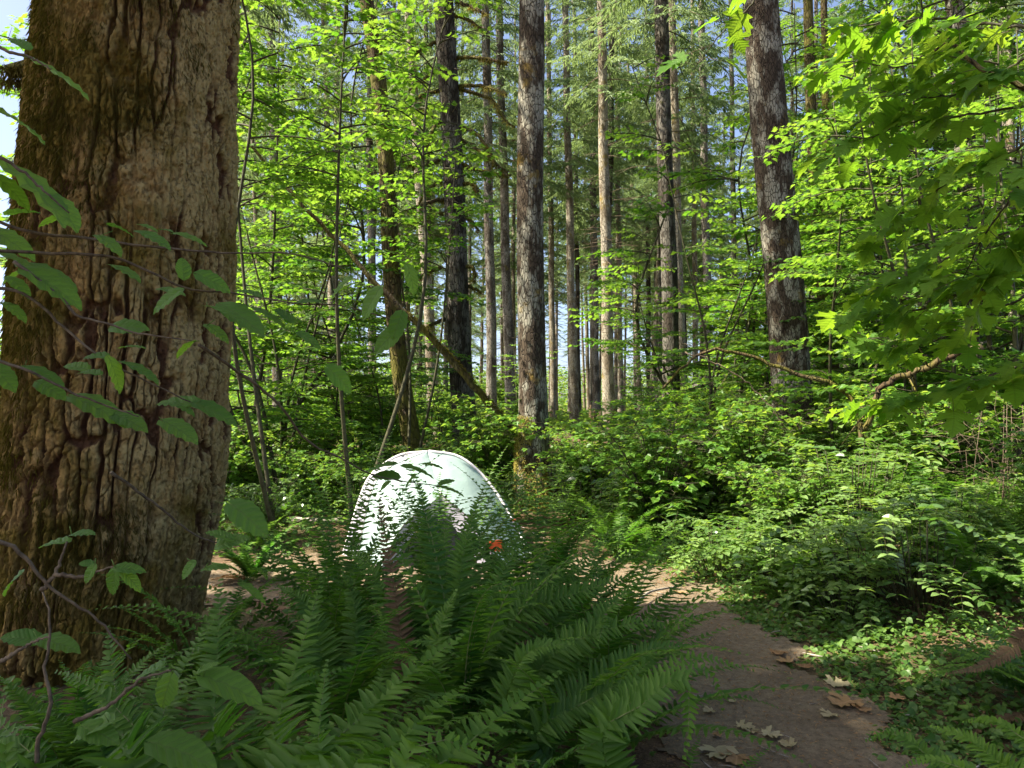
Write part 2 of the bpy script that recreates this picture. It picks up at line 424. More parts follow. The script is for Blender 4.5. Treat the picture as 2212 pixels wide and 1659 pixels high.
def pinna_tpl():
    """one fern leaflet: narrow, ear at the base, slightly sickle shaped"""
    ys = [0, .05, .14, .35, .6, .82, 1.0]; ws = [.5, 1.25, .95, .9, .72, .45, .02]
    V = []; U = []
    for y, w_ in zip(ys, ws):
        bend = -0.05 * y * y
        for u in (-1, 0, 1):
            ex = 0.55 if (u > 0 and y < .1) else 0
            V.append((u * w_ * (1 + ex) * 0.5, y, 0.10 * abs(u) * w_ - 0.12 * y * y)); U.append((u * .5, y))
    F = []
    for i in range(len(ys) - 1):
        for j in range(2):
            a = i * 3 + j; F += [(a, a + 1, a + 4), (a, a + 4, a + 3)]
    return np.array(V), np.array(F), np.array(U)
T_PINNA = pinna_tpl()
T_PINNA_LO = (np.array([(-.5, .02, .05), (.5, .02, .05), (.42, .5, -.03), (0, 1, -.14), (-.42, .5, -.03), (0, 0, 0)], float),
              np.array([(5, 1, 2), (5, 2, 4), (5, 4, 0), (4, 2, 3)]), np.array([(-.5, 0), (.5, 0), (.4, .5), (0, 1), (-.4, .5), (0, 0)], float))

def resample(P, n):
    P = np.asarray(P, float); d = np.r_[0, np.cumsum(np.linalg.norm(np.diff(P, axis=0), axis=1))]
    t = np.linspace(0, d[-1], n); return np.stack([np.interp(t, d, P[:, k]) for k in range(3)], -1), d[-1]
def spline(P, n):
    """Catmull-Rom through the points"""
    P = np.asarray(P, float)
    if len(P) == 2: return resample(P, n)
    Q = np.concatenate([[2 * P[0] - P[1]], P, [2 * P[-1] - P[-2]]]); o = []
    for i in range(1, len(Q) - 2):
        for t in np.linspace(0, 1, 12, endpoint=False):
            o.append(0.5 * ((2 * Q[i]) + (-Q[i - 1] + Q[i + 1]) * t + (2 * Q[i - 1] - 5 * Q[i] + 4 * Q[i + 1] - Q[i + 2]) * t * t + (-Q[i - 1] + 3 * Q[i] - 3 * Q[i + 1] + Q[i + 2]) * t ** 3))
    o.append(P[-1]); return resample(o, n)

def frond(mb, curve, up, width=0.11, n=44, rng=None, lo=False, stalk=0.12, mat=0, smat=1, pw=0.02, tint=(0.2, 0.6), rad=0.003):
    """a pinnate frond along a curve; width is the length of the longest leaflet"""
    rng = rng or np.random.default_rng(1)
    C, Ln = spline(curve, 24)
    mb.tube(C[::2] if not lo else C[::5], np.linspace(rad, rad * .25, len(C[::2] if not lo else C[::5])), 4 if not lo else 3, smat, 0.5, cap=False)
    s = np.linspace(stalk, 0.995, n)
    idx = s * (len(C) - 1); i0 = np.clip(idx.astype(int), 0, len(C) - 2); f = (idx - i0)[:, None]
    P = C[i0] * (1 - f) + C[i0 + 1] * f
    T = unit(C[i0 + 1] - C[i0]); up_ = unit(np.broadcast_to(up, T.shape) + 0 * T); up_ = unit(up_ - T * np.sum(up_ * T, 1, keepdims=True))
    S = np.cross(T, up_)
    prof = np.minimum(1, (s - stalk + 0.12) / 0.28) ** 0.5 * np.clip((1 - s) / 0.62, 0.03, 1) ** 0.75
    for sg in (-1, 1):
        ang = np.deg2rad(76 - 28 * s ** 2) + rng.normal(0, 0.08, n)
        d = S * sg * np.sin(ang)[:, None] + T * np.cos(ang)[:, None] + up_ * (0.10 + rng.normal(0, 0.12, n))[:, None]
        nr = up_ + rng.normal(0, 0.2, (n, 3)) + T * 0.3
        ln = width * prof * rng.uniform(0.86, 1.06, n)
        keep = rng.random(n) > 0.02
        sz = np.stack([np.full(n, pw) * (0.55 + 0.45 * prof) * (-sg), ln, ln], -1)
        tt = np.clip(rng.uniform(*tint) + rng.normal(0, .1, n) + .25 * (s - .5), 0, 1)
        mb.scatter(T_PINNA_LO if lo else T_PINNA, P[keep], d[keep], nr[keep], sz[keep], tt[keep], mat)

def arch(Ln, tilt, droop, side=0.0, n=7):
    """a frond spine starting at the origin towards +Y that rises then arches over"""
    P = [np.zeros(3)]; a = tilt; st = Ln / n; b = 0
    for i in range(n):
        b += side / n
        P.append(P[-1] + st * np.array([math.sin(b) * math.cos(a), math.cos(b) * math.cos(a), math.sin(a)])); a -= droop / n * (0.6 + 0.8 * i / n)
    return np.array(P)
# ---------------------------------------------------------------- ground and path
def spaced(lo, hi, fine_lo, fine_hi, step, growth=1.16):
    a = list(np.arange(fine_lo, fine_hi + 1e-6, step)); s = step
    x = a[-1]
    while x < hi: s *= growth; x += s; a.append(x)
    s = step; x = fine_lo; b = []
    while x > lo: s *= growth; x -= s; b.append(x)
    return np.array(b[::-1] + a)
xs = spaced(-600, 600, -7, 8, 0.10); ys = spaced(-300, 900, 0.5, 16, 0.10)
GX, GY = np.meshgrid(xs, ys, indexing='ij')
mb = MB(); mb.grid(np.stack([GX, GY, hgt(GX, GY)], -1)[:, ::-1])
m, t, out = newmat('forest soil'); tc = N(t, "ShaderNodeTexCoord"); O = tc.outputs['Object']
n1 = noise(t, O, 0.7, 5, 0.6); n2 = noise(t, O, 14, 6, 0.75); n3 = noise(t, O, 90, 4, 0.7)
c = mixc(t, ramp(t, n2, [(0.35, 0), (0.65, 1)]), (0.055, 0.036, 0.022), (0.17, 0.105, 0.06))
c = mixc(t, ramp(t, n3, [(0.5, 0), (0.7, 0.8)]), c, (0.27, 0.18, 0.11))
c = mixc(t, ramp(t, n1, [(0.45, 0), (0.6, 0.55)]), c, (0.04, 0.055, 0.016))
p = N(t, "ShaderNodeBsdfPrincipled"); p.inputs['Roughness'].default_value = 0.95; p.inputs['Specular IOR Level'].default_value = 0.15
b = N(t, "ShaderNodeBump"); b.inputs['Distance'].default_value = 0.02; L(t, math_(t, 'ADD', n2, math_(t, 'MULTIPLY', n3, 0.5)), b.inputs['Height'])
L(t, c, p.inputs['Base Color']); L(t, b.outputs[0], p.inputs['Normal']); L(t, p.outputs[0], out.inputs[0])
tag(mb.build('ground', m), 'dark forest soil between the ferns and trees', None, None, 'structure')

# centre line (x, y, half width) of the trodden path and the clearing where the tent stands
PATHL = [(1.25, 0.6, .55), (1.20, 2.2, .54), (1.17, 3.4, .53), (1.14, 4.4, .52), (1.15, 5.3, .54), (1.08, 6.1, .60), (0.80, 6.75, .62), (0.1, 7.1, .75), (-0.7, 7.3, .9), (-1.6, 7.1, .9), (-2.2, 6.6, .75), (-3.0, 6.6, .5)]
def path_sd(x, y):
    """signed distance outside the path edge, negative inside"""
    best = np.full(np.shape(x), 1e9)
    for (x0, y0, w0), (x1, y1, w1) in zip(PATHL[:-1], PATHL[1:]):
        dx, dy = x1 - x0, y1 - y0; tt = np.clip(((x - x0) * dx + (y - y0) * dy) / (dx * dx + dy * dy), 0, 1)
        best = np.minimum(best, np.hypot(x - x0 - tt * dx, y - y0 - tt * dy) - (w0 + (w1 - w0) * tt))
    return best
def path_edge(x, y): return path_sd(x, y) + 0.20 * vnoise(np.stack([x * 2.3, y * 2.3, 0 * x], -1), 31) + 0.10 * vnoise(np.stack([x * 8, y * 8, 0 * x], -1), 33)
px_, py_ = np.arange(-4.2, 2.6, 0.035), np.arange(0.5, 8.6, 0.035)
A, B = np.meshgrid(px_, py_, indexing='ij'); sd_ = path_edge(A, B)
Z = hgt(A, B) + 0.004 + 0.006 * (fbm(np.stack([A * 14, B * 14, 0 * A], -1), 3, 3) + 1) - 0.0 * sd_
ins = sd_ < 0
k = -np.ones(A.shape, int); i_ = np.arange(A.size).reshape(A.shape)
q = ins[:-1, :-1] & ins[1:, :-1] & ins[:-1, 1:] & ins[1:, 1:]
a0, a1, a2, a3 = i_[:-1, :-1][q], i_[1:, :-1][q], i_[1:, 1:][q], i_[:-1, 1:][q]
F = np.concatenate([np.stack([a0, a1, a2], -1), np.stack([a0, a2, a3], -1)])
used = np.unique(F); remap = np.zeros(A.size, int); remap[used] = np.arange(len(used))
mb = MB(); mb.add(np.stack([A, B, Z], -1).reshape(-1, 3)[used], remap[F])
m, t, out = newmat('trodden dirt'); tc = N(t, "ShaderNodeTexCoord"); O = tc.outputs['Object']
n1 = noise(t, O, 1.7, 4, 0.6); n2 = noise(t, O, 26, 6, 0.8); n3 = noise(t, O, 120, 4, 0.8)
c = mixc(t, ramp(t, n2, [(0.3, 0), (0.7, 1)]), (0.085, 0.065, 0.042), (0.29, 0.225, 0.15))
c = mixc(t, ramp(t, n3, [(0.55, 0), (0.68, 0.7)]), c, (0.50, 0.37, 0.21))
c = mixc(t, ramp(t, n1, [(0.4, 0), (0.65, 0.5)]), c, (0.09, 0.062, 0.038))
p = N(t, "ShaderNodeBsdfPrincipled"); p.inputs['Roughness'].default_value = 0.95; p.inputs['Specular IOR Level'].default_value = 0.15
b = N(t, "ShaderNodeBump"); b.inputs['Distance'].default_value = 0.012; L(t, math_(t, 'ADD', n2, math_(t, 'MULTIPLY', n3, 0.7)), b.inputs['Height'])
L(t, c, p.inputs['Base Color']); L(t, b.outputs[0], p.inputs['Normal']); L(t, p.outputs[0], out.inputs[0])
tag(mb.build('path', m), 'trodden dirt path leading past the ferns to the tent clearing', None, None, 'structure')

# ---------------------------------------------------------------- trunks
def trunk_geo(mb, axis, r0, r1, H, sides=20, rings=60, seed=0, flare=0.5, lump=0.06, bow=0.0, furrow=0.0, flen=0.5):
    """axis: lean vector per metre of height (local, from the origin)"""
    z = np.concatenate([np.linspace(-0.3, 1.5, max(6, rings // 4)), np.linspace(1.5, H, rings)[1:]])
    th = np.linspace(0, 2 * np.pi, sides, endpoint=False)
    ZZ, TH = np.meshgrid(z, th, indexing='ij')
    rr = np.interp(ZZ, [0, H], [r0, r1]); rr = rr * (1 + flare * np.exp(-np.maximum(ZZ, 0) / flen) * (1 + 0.35 * np.sin(TH * 5 + seed)))
    P = np.stack([np.cos(TH) * 1.3, np.sin(TH) * 1.3, ZZ * 0.8], -1)
    rr = rr * (1 + lump * fbm(P, 3, seed))
    if furrow: rr = rr * (1 + furrow * vnoise(np.stack([np.cos(TH) * r0 * 30, np.sin(TH) * r0 * 30, ZZ * 5], -1), seed + 3))
    wob = np.interp(ZZ, [0, 1], [0, 1])
    cx_ = axis[0] * ZZ + bow * np.sin(ZZ / H * math.pi * 2.3 + seed) + 0.02 * np.sin(ZZ * 0.9 + seed); cy_ = axis[1] * ZZ + 0.02 * np.cos(ZZ * 0.8 + seed)
    G = np.stack([cx_ + rr * np.cos(TH), cy_ + rr * np.sin(TH), ZZ], -1); G = np.concatenate([G, G[:, :1]], 1)
    mb.grid(G[:, ::-1].copy() if False else G)

def deadbranches(mb, axis, r, H, z0, z1, n, rng, Lr=(0.4, 1.5), droop=0.35, mat=0, rad=0.012, each=None):
    for _ in range(n):
        if each: mb = MB()
        z = rng.uniform(z0, z1); a = rng.uniform(0, 2 * np.pi); ln = rng.uniform(*Lr); dz = rng.uniform(-droop, droop * .4)
        p0 = np.array([axis[0] * z, axis[1] * z, z]); d = np.array([math.cos(a), math.sin(a), dz])
        P = [p0 + d * r * 0.6, p0 + d * ln * .5 + rng.normal(0, .04, 3), p0 + d * ln + np.array([0, 0, rng.uniform(-.3, .1) * ln * .6])]
        mb.tube(P, [rad, rad * .7, rad * .25], 4, mat)
        for _ in range(rng.integers(1, 4)):
            f = rng.uniform(.35, .9); q0 = p0 + d * ln * f; a2 = a + rng.choice([-1, 1]) * rng.uniform(.4, 1.1); l2 = ln * rng.uniform(.2, .45)
            mb.tube([q0, q0 + np.array([math.cos(a2) * l2, math.sin(a2) * l2, rng.uniform(-.4, .15) * l2])], [rad * .45, rad * .12], 3, mat)
        if each: each(mb)

def conifer_crown(rng, H, rad, nbr, dens=1.0, frag=0.62):
    """foliage sprays along drooping branches, z from 0 to H; returns wood and needle builders"""
    leaf = MB(); wood = leaf; pos = []; dirs = []; nrm = []; sz = []; tn = []
    for i in range(nbr):
        f = (i + rng.random()) / nbr; z = f * H
        ln = rad * (1 - f) ** 0.75 * rng.uniform(0.55, 1.15) + 0.25
        a = i * 2.399 + rng.uniform(-.5, .5); up0 = rng.uniform(-.25, .25) + 0.5 * f
        s = np.linspace(0, 1, 7)[:, None]
        d = np.array([math.cos(a), math.sin(a), 0])
        C = np.array([0, 0, z]) + d * ln * s + np.array([0, 0, 1]) * ln * (up0 * s - 0.55 * s ** 2 + 0.12 * s ** 3)
        wood.tube(C, np.linspace(0.022, 0.004, 7), 3, 1, cap=False)
        side = np.array([-d[1], d[0], 0]); shade = rng.uniform(-.25, .25)
        nt_ = int(ln / 0.16 * dens)
        for j in range(nt_):
            g = 0.18 + 0.8 * (j + rng.random()) / nt_; k = g * 6; i0 = int(min(k, 5)); c = C[i0] * (1 - k + i0) + C[i0 + 1] * (k - i0)
            tl = 0.75 * ln * (1.05 - g) * rng.uniform(.35, .8) + 0.16
            for sg in (-1, 1):
                if rng.random() > frag: continue
                dd = unit(d * rng.uniform(.3, .9) + side * sg * rng.uniform(.5, 1) + np.array([0, 0, rng.uniform(-.45, .05)]))
                m_ = max(2, int(tl / 0.085))
                ff = (np.arange(m_) + rng.random(m_) * .6) / m_
                pp = c + dd * tl * ff[:, None] + np.array([0, 0, -0.25]) * tl * (ff ** 2)[:, None]
                for sg2 in (-1, 1):
                    lat = unit(np.cross(dd, [0, 0, 1]))
                    dv = dd * 0.75 + lat * sg2 * 0.8 + np.array([0, 0, -1]) * rng.uniform(.15, .95, m_)[:, None]
                    pos.append(pp); dirs.append(unit(dv)); nrm.append(np.array([0, 0, 1.0]) + rng.normal(0, .5, (m_, 3)))
                    l_ = rng.uniform(.13, .25, m_); sz.append(np.stack([l_ * rng.uniform(.28, .45, m_), l_, l_], -1)); tn.append(np.clip(.5 + shade + rng.normal(0, .16, m_), 0, 1))
    leaf.scatter(T_KITE, np.concatenate(pos), np.concatenate(dirs), np.concatenate(nrm), np.concatenate(sz), np.concatenate(tn))
    return leaf

rng = np.random.default_rng(7)
CROWNS = []
for i in range(6):
    lf = conifer_crown(np.random.default_rng(100 + i), [17, 15, 18, 14, 16, 19][i], [2.5, 2.1, 2.8, 2.3, 1.9, 2.6][i], [74, 66, 84, 60, 62, 80][i], [1.3, 1.1, 1.35, 1.1, 1.2, 1.2][i], .52)
    CROWNS.append(lf.mesh('crown', [M['needle'], M['twig']], False))

def add_crown(root, axis, z0, i, sc=1.0, rz=0.0):
    lme = CROWNS[i % len(CROWNS)]
    loc = (axis[0] * z0, axis[1] * z0, z0)
    return link('crown', lme, root, loc, rz, sc)

def tree(name, x0, x1, y1, w0, w1, d, H, mat, label, cat='tree', group=None, seed=0, crown=True, cz=11, dead=14, dz=(2.5, 11), flare=0.35, bow=0.0, lump=0.06, sides=22, rings=70, ci=None, csc=1.0, flen=0.5, furrow=0.0, deadr=0.012, dl=(0.4, 1.5)):
    """x0: centre at the top edge of the picture, (x1,y1): foot, w0/w1 widths there"""
    foot = at(x1, y1, d); foot[2] = gz(foot[0], foot[1]); top = at(x0, 0, d)
    hz = top[2] - foot[2]; ax = np.array([(top[0] - foot[0]) / hz, 0.0])
    r0 = w1 / 2 / FPX * d; rt = w0 / 2 / FPX * d; r1 = max(0.05, r0 + (rt - r0) * min(H, hz * 1.6) / hz)
    rg = np.random.default_rng(seed + 500)
    root = tag(empty(name, foot), label, cat, group)
    mb = MB(); trunk_geo(mb, ax, r0, r1, H, sides, rings, seed, flare, lump, bow, furrow, flen); mb.build('trunk', M[mat], root)
    if dead:
        deadbranches(None, ax, r0 * .8, H, dz[0], dz[1], dead, rg, dl, rad=deadr, each=lambda b_: b_.build('dead_branch', M['twig'], root))
    if crown: add_crown(root, ax, cz, seed if ci is None else ci, csc, seed * 1.3)
    return root, foot, ax
# ---------------------------------------------------------------- the huge fir trunk at the left
BD = 4.75
def big_trunk():
    fx = at(236, 1370, BD); fx[2] = gz(fx[0], fx[1])
    root = tag(empty('fir_tree', fx), 'huge old fir with deeply furrowed brown mossy bark filling the left of the view', 'tree')
    base = np.array([fx[0], fx[1], fx[2]])
    # left/right edges seen at rows
    rows = [(0, 60, 509), (300, 32, 506), (600, 12, 502), (800, 4, 497), (1000, -6, 492), (1150, -14, 478), (1300, -30, 452), (1400, -50, 440)]
    zz, cc, rr = [], [], []
    for y, xl, xr in rows:
        a1 = math.atan((xl - PW / 2) / FPX); a2 = math.atan((xr - PW / 2) / FPX); am = (a1 + a2) / 2; Dm = BD / math.cos(am)
        zz.append(at(250, y, BD - .3)[2] - base[2]); cc.append(BD * math.tan(am) - base[0]); rr.append(Dm * math.sin((a2 - a1) / 2) * 0.985)
    zz, cc, rr = map(np.array, (zz[::-1], cc[::-1], rr[::-1]))
    def rad(z): return np.where(z < zz[-1], np.interp(z, zz, rr), rr[-1] - (z - zz[-1]) * 0.012)
    def cen(z): return np.where(z < zz[-1], np.interp(z, zz, cc), cc[-1] + (z - zz[-1]) * 0.02)
    z = np.concatenate([np.linspace(-0.25, 4.4, 700), np.linspace(4.4, 20, 60)[1:]])
    th = np.concatenate([np.linspace(0, np.pi, 160, endpoint=False), np.linspace(np.pi, 2 * np.pi, 560, endpoint=False)])
    Z_, TH = np.meshgrid(z, th, indexing='ij'); r = rad(Z_); S = TH * 0.72
    c3 = np.stack([np.cos(TH) * .72, np.sin(TH) * .72, Z_], -1)
    warp = fbm(c3 * np.array([6, 6, 3.0]), 4, 4); wz = fbm(c3 * np.array([7, 7, 5]) + 9, 4, 6)
    U_ = TH / (2 * np.pi); 
    w1 = worley(U_ * 40 + warp * .55, Z_ * 1.5 + wz * .5 + 50, 30, 11); w2 = worley(U_ * 84 + warp * 1.3, Z_ * 5.5 + wz * 1.3 + 50, 72, 12)
    f1 = w1; f2 = w2
    gate = smooth(-.45, .15, vnoise(c3 * np.array([5, 5, 2.2]), 15))
    fur = np.maximum((1 - smooth(0.02, 0.26, f1)) * (.25 + .75 * gate), 0.42 * (1 - smooth(0, .22, f2)) * (.3 + .7 * gate))
    pl = fbm(np.stack([c3[..., 0] * 16, c3[..., 1] * 16, c3[..., 2] * 11], -1), 4, 21)
    flake = np.abs(vnoise(np.stack([c3[..., 0] * 42, c3[..., 1] * 42, c3[..., 2] * 60], -1), 23))
    wa = fbm(c3 * np.array([26, 26, 16]), 3, 41); wb = fbm(c3 * np.array([24, 24, 18]) + 5, 3, 42)
    pa = plates(U_ * 100 + wa * .6, Z_ * 13 + wb * .9 + 90, 100, 51); pb = plates(U_ * 190 + wa * .9, Z_ * 52 + wb * 1.2 + 90, 190, 52)
    disp = -0.052 * fur + 0.006 * pl + 0.013 * pa + 0.011 * pb + 0.016 * vnoise(c3 * 3, 8)
    edge = np.clip(disp, -.06, .03)
    G = np.stack([cen(Z_) + (r + edge) * np.cos(TH), (r + edge) * np.sin(TH), Z_], -1); G = np.concatenate([G, G[:, :1]], 1)
    tint = np.concatenate([fur, fur[:, :1]], 1)
    ex = lambda q_: np.concatenate([q_, q_[:, :1]], 1)
    mb = MB(); mb.grid(G, 0, tint, np.stack([ex(pa), ex(pb)], -1))
    m, t, out = newmat('old fir bark'); tc = N(t, "ShaderNodeTexCoord"); O = tc.outputs['Object']
    at_ = N(t, "ShaderNodeAttribute", attribute_name="tint")
    n_f = noise(t, O, 34, 6, 0.75); n_m = noise(t, O, 7, 4, 0.6); n_b = noise(t, O, 1.5, 3, 0.6)
    fl = ramp(t, noise(t, mapping(t, O, (1, 1, .55)), 55, 5, .75), [(0.36, 0.0), (0.47, 1.0)])
    c = mixc(t, ramp(t, n_f, [(0.35, 0), (0.65, 1)]), (0.14, 0.078, 0.024), (0.40, 0.25, 0.085))
    uvn = N(t, "ShaderNodeUVMap"); su = N(t, "ShaderNodeSeparateXYZ"); L(t, uvn.outputs[0], su.inputs[0])
    c = mixc(t, math_(t, 'MULTIPLY', su.outputs[0], 0.45), c, (0.46, 0.31, 0.11)); c = mixc(t, math_(t, 'MULTIPLY', su.outputs[1], 0.5), c, (0.18, 0.105, 0.035))
    sp = N(t, "ShaderNodeSeparateXYZ"); L(t, O, sp.inputs[0])
    grey = math_(t, 'ADD', n_m, math_(t, 'MULTIPLY', sp.outputs[0], 0.32))          # lichen thicker on the side facing the path
    c = mixc(t, ramp(t, grey, [(0.50, 0), (0.72, 0.75)]), c, (0.38, 0.30, 0.125))
    c = mixc(t, math_(t, 'MULTIPLY', math_(t, 'SUBTRACT', 1.0, fl), ramp(t, n_m, [(0.4, 0.0), (0.6, 0.7)])), c, (0.075, 0.05, 0.03))
    c = mixc(t, ramp(t, at_.outputs['Fac'], [(0.15, 0), (0.55, 0.9)]), c, (0.085, 0.036, 0.02))
    ms = math_(t, 'SUBTRACT', math_(t, 'ADD', noise(t, mapping(t, O, (1, 1, .7)), 1.5, 5, 0.7), 0.0), math_(t, 'MULTIPLY', sp.outputs[0], 0.16))
    mc = mixc(t, noise(t, mapping(t, O, (1, 1, .25)), 60, 3), (0.075, 0.052, 0.008), (0.19, 0.135, 0.02))
    c = mixc(t, ramp(t, ms, [(0.42, 0), (0.54, 0.88)]), c, mc)
    p = N(t, "ShaderNodeBsdfPrincipled"); p.inputs['Roughness'].default_value = 0.95; p.inputs['Specular IOR Level'].default_value = 0.1
    b = N(t, "ShaderNodeBump"); b.inputs['Distance'].default_value = 0.012; L(t, math_(t, 'ADD', n_f, math_(t, 'MULTIPLY', fl, 0.5)), b.inputs['Height'])
    L(t, c, p.inputs['Base Color']); L(t, b.outputs[0], p.inputs['Normal']); L(t, p.outputs[0], out.inputs[0])
    mb.build('trunk', m, root)
    # hanging moss: short drooping strands in patches
    rg = np.random.default_rng(3); n = 60000
    a = rg.uniform(np.pi * 0.98, np.pi * 2.02, n); z = rg.uniform(0.3, 4.3, n)
    c3 = np.stack([np.cos(a), np.sin(a), z * .8], -1)
    dn = fbm(c3 * 1.6, 4, 61) - 0.30 * np.cos(a)
    keep = dn + rg.normal(0, .10, n) > 0.20
    a, z, dn = a[keep], z[keep], dn[keep]
    r = rad(z) + 0.006
    pos = np.stack([cen(z) + r * np.cos(a), r * np.sin(a), z], -1)
    nr = np.stack([np.cos(a), np.sin(a), 0 * a], -1)
    dv = unit(np.array([0, 0, -1.0]) + nr * rg.uniform(.05, .45, (len(a), 1)) + rg.normal(0, .25, (len(a), 3)))
    l = rg.uniform(.02, .075, len(a)); sz = np.stack([np.full(len(a), .0032) , l, l], -1)
    mb = MB(); mb.scatter(T_KITE, pos, dv, nr + rg.normal(0, .4, nr.shape), sz * np.array([1.0, 1, 1]), rg.uniform(0, 1, len(a)))
    mb.build('moss', M['moss'], root)
    # broken mossy stub on the far left side
    s0 = at(62, 150, BD) - base; mb = MB(); 
    mb.tube([s0 + [0.25, .05, 0.02], s0 + [.02, -.02, 0.0], s0 + [-.10, -.05, -.03]], [.07, .055, .035], 10)
    n = 900; f = rg.random(n); aa = rg.uniform(0, 6.28, n)
    P = s0 + np.stack([.15 - .27 * f, -.06 * f + .05 * np.cos(aa), .05 * np.sin(aa) - .05 * f], -1)
    mb.scatter(T_KITE, P, unit(np.array([0, 0, -1.]) + rg.normal(0, .5, (n, 3))), rg.normal(0, 1, (n, 3)), np.stack([np.full(n, .008), rg.uniform(.03, .12, n), np.full(n, .05)], -1), rg.random(n), 1)
    mb.build('branch_stub', [M['mossbark'], M['moss']], root)
    mb = MB(); rg2 = np.random.default_rng(5)
    for i in range(16):
        zz_ = rg2.uniform(9, 19); aa = rg2.uniform(0, 6.28); ln = rg2.uniform(1.5, 3.5); cc_ = np.array([float(cen(zz_)), 0, zz_])
        mb.tube([cc_, cc_ + [math.cos(aa) * ln * .5, math.sin(aa) * ln * .5, -.1], cc_ + [math.cos(aa) * ln, math.sin(aa) * ln, -.6]], [.07, .05, .02], 6)
    mb.build('limbs', M['twig'], root)
big_trunk()

# ---------------------------------------------------------------- measured trees of the middle ground
tree('alder_tree', 1146, 1150, 1098, 51, 60, 11.2, 24, 'alder', 'straight tree with white flaked bark and mossy flared foot beside the tent', seed=1, flare=0.62, flen=0.55, cz=13, dead=3, dz=(6, 12), sides=64, rings=160, lump=0.035, furrow=0.02, csc=.9)
T2 = tree('fir_tree', 960, 1008, 1002, 36, 52, 16.0, 24, 'darkbark', 'dark furrowed fir with many short mossy side branches left of the white flaked tree', seed=2, cz=13, dead=4, dz=(3, 9), sides=48, rings=120, furrow=0.04, flare=.45)
tree('maple_tree', 784, 912, 985, 30, 42, 13.0, 11, 'mossbark', 'crooked mossy brown maple trunk leaning left just behind the tent', seed=3, crown=False, dead=10, dz=(3, 8), bow=0.10, lump=0.16, sides=40, rings=110, furrow=0.05)
tree('fir_tree', 1049, 1064, 941, 17, 23, 27, 26, 'fir', 'slender grey fir, left one of the close pair behind the mossy branches', seed=4, cz=10, dead=22)
tree('fir_tree', 1077, 1104, 928, 15, 23, 30, 26, 'fir', 'slender grey fir, right one of the close pair behind the mossy branches', seed=5, cz=10, dead=24)
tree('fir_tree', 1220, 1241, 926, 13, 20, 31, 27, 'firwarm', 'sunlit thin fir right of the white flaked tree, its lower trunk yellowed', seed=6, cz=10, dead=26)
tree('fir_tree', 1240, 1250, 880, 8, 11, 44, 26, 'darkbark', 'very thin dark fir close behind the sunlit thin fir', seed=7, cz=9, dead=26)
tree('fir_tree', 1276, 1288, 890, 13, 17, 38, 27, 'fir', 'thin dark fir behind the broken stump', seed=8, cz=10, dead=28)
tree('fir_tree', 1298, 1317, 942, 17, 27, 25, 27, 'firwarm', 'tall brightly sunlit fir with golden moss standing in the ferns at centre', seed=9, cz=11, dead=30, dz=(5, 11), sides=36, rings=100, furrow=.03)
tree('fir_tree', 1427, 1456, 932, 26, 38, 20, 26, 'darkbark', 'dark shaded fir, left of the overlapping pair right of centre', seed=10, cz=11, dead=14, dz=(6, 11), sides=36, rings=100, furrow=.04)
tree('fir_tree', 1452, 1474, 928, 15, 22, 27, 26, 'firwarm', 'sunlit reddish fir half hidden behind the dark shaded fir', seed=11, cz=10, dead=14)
tree('alder_tree', 1643, 1722, 955, 68, 84, 12.6, 25, 'alder', 'stout leaning tree with white lichen blotches standing among the bushes on the right', seed=12, cz=15, dead=2, dz=(7, 10), sides=64, rings=160, furrow=0.03, flare=.25, csc=.9)
tree('maple_tree', 1745, 1792, 930, 20, 30, 18, 13, 'mossbark', 'dark mossy stem leaning behind the stout blotched tree, left of two', seed=13, crown=False, dead=6, bow=.06, lump=.15)
tree('maple_tree', 1776, 1806, 925, 14, 20, 18.6, 13, 'mossbark', 'narrow yellow-green mossy stem, right of two behind the stout blotched tree', seed=14, crown=False, dead=6, bow=.05, lump=.15)
tree('alder_tree', 2062, 2128, 940, 34, 46, 15, 22, 'alder', 'pale blotched trunk leaning left beyond the big hanging maple leaves', seed=15, cz=13, dead=4)
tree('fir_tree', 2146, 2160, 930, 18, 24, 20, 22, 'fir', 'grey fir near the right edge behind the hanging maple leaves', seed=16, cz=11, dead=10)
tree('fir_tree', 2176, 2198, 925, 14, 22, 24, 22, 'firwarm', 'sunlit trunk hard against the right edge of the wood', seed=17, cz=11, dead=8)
tree('fir_tree', 585, 600, 905, 16, 22, 28, 26, 'fir', 'straight grey fir showing through the maples right of the huge fir', seed=18, cz=11, dead=20)
tree('fir_tree', 548, 560, 900, 9, 12, 42, 26, 'fir', 'thin fir beside the edge of the huge fir trunk', seed=19, cz=10, dead=20)
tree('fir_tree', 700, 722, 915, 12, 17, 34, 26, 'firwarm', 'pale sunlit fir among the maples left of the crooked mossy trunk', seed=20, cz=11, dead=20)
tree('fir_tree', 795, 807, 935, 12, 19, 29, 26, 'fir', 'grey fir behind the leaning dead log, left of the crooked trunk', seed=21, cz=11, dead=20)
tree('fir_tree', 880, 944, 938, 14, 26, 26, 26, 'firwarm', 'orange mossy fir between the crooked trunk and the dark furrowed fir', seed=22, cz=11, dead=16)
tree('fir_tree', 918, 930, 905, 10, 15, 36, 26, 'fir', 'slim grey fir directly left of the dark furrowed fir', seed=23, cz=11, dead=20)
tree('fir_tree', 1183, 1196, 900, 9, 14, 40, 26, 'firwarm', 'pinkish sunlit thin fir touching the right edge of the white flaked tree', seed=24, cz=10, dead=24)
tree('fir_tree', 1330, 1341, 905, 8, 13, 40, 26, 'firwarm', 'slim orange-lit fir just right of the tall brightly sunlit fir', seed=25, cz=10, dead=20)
tree('fir_tree', 1396, 1402, 890, 7, 11, 48, 26, 'darkbark', 'thin dark fir in the gap left of the dark shaded fir', seed=26, cz=10, dead=20)
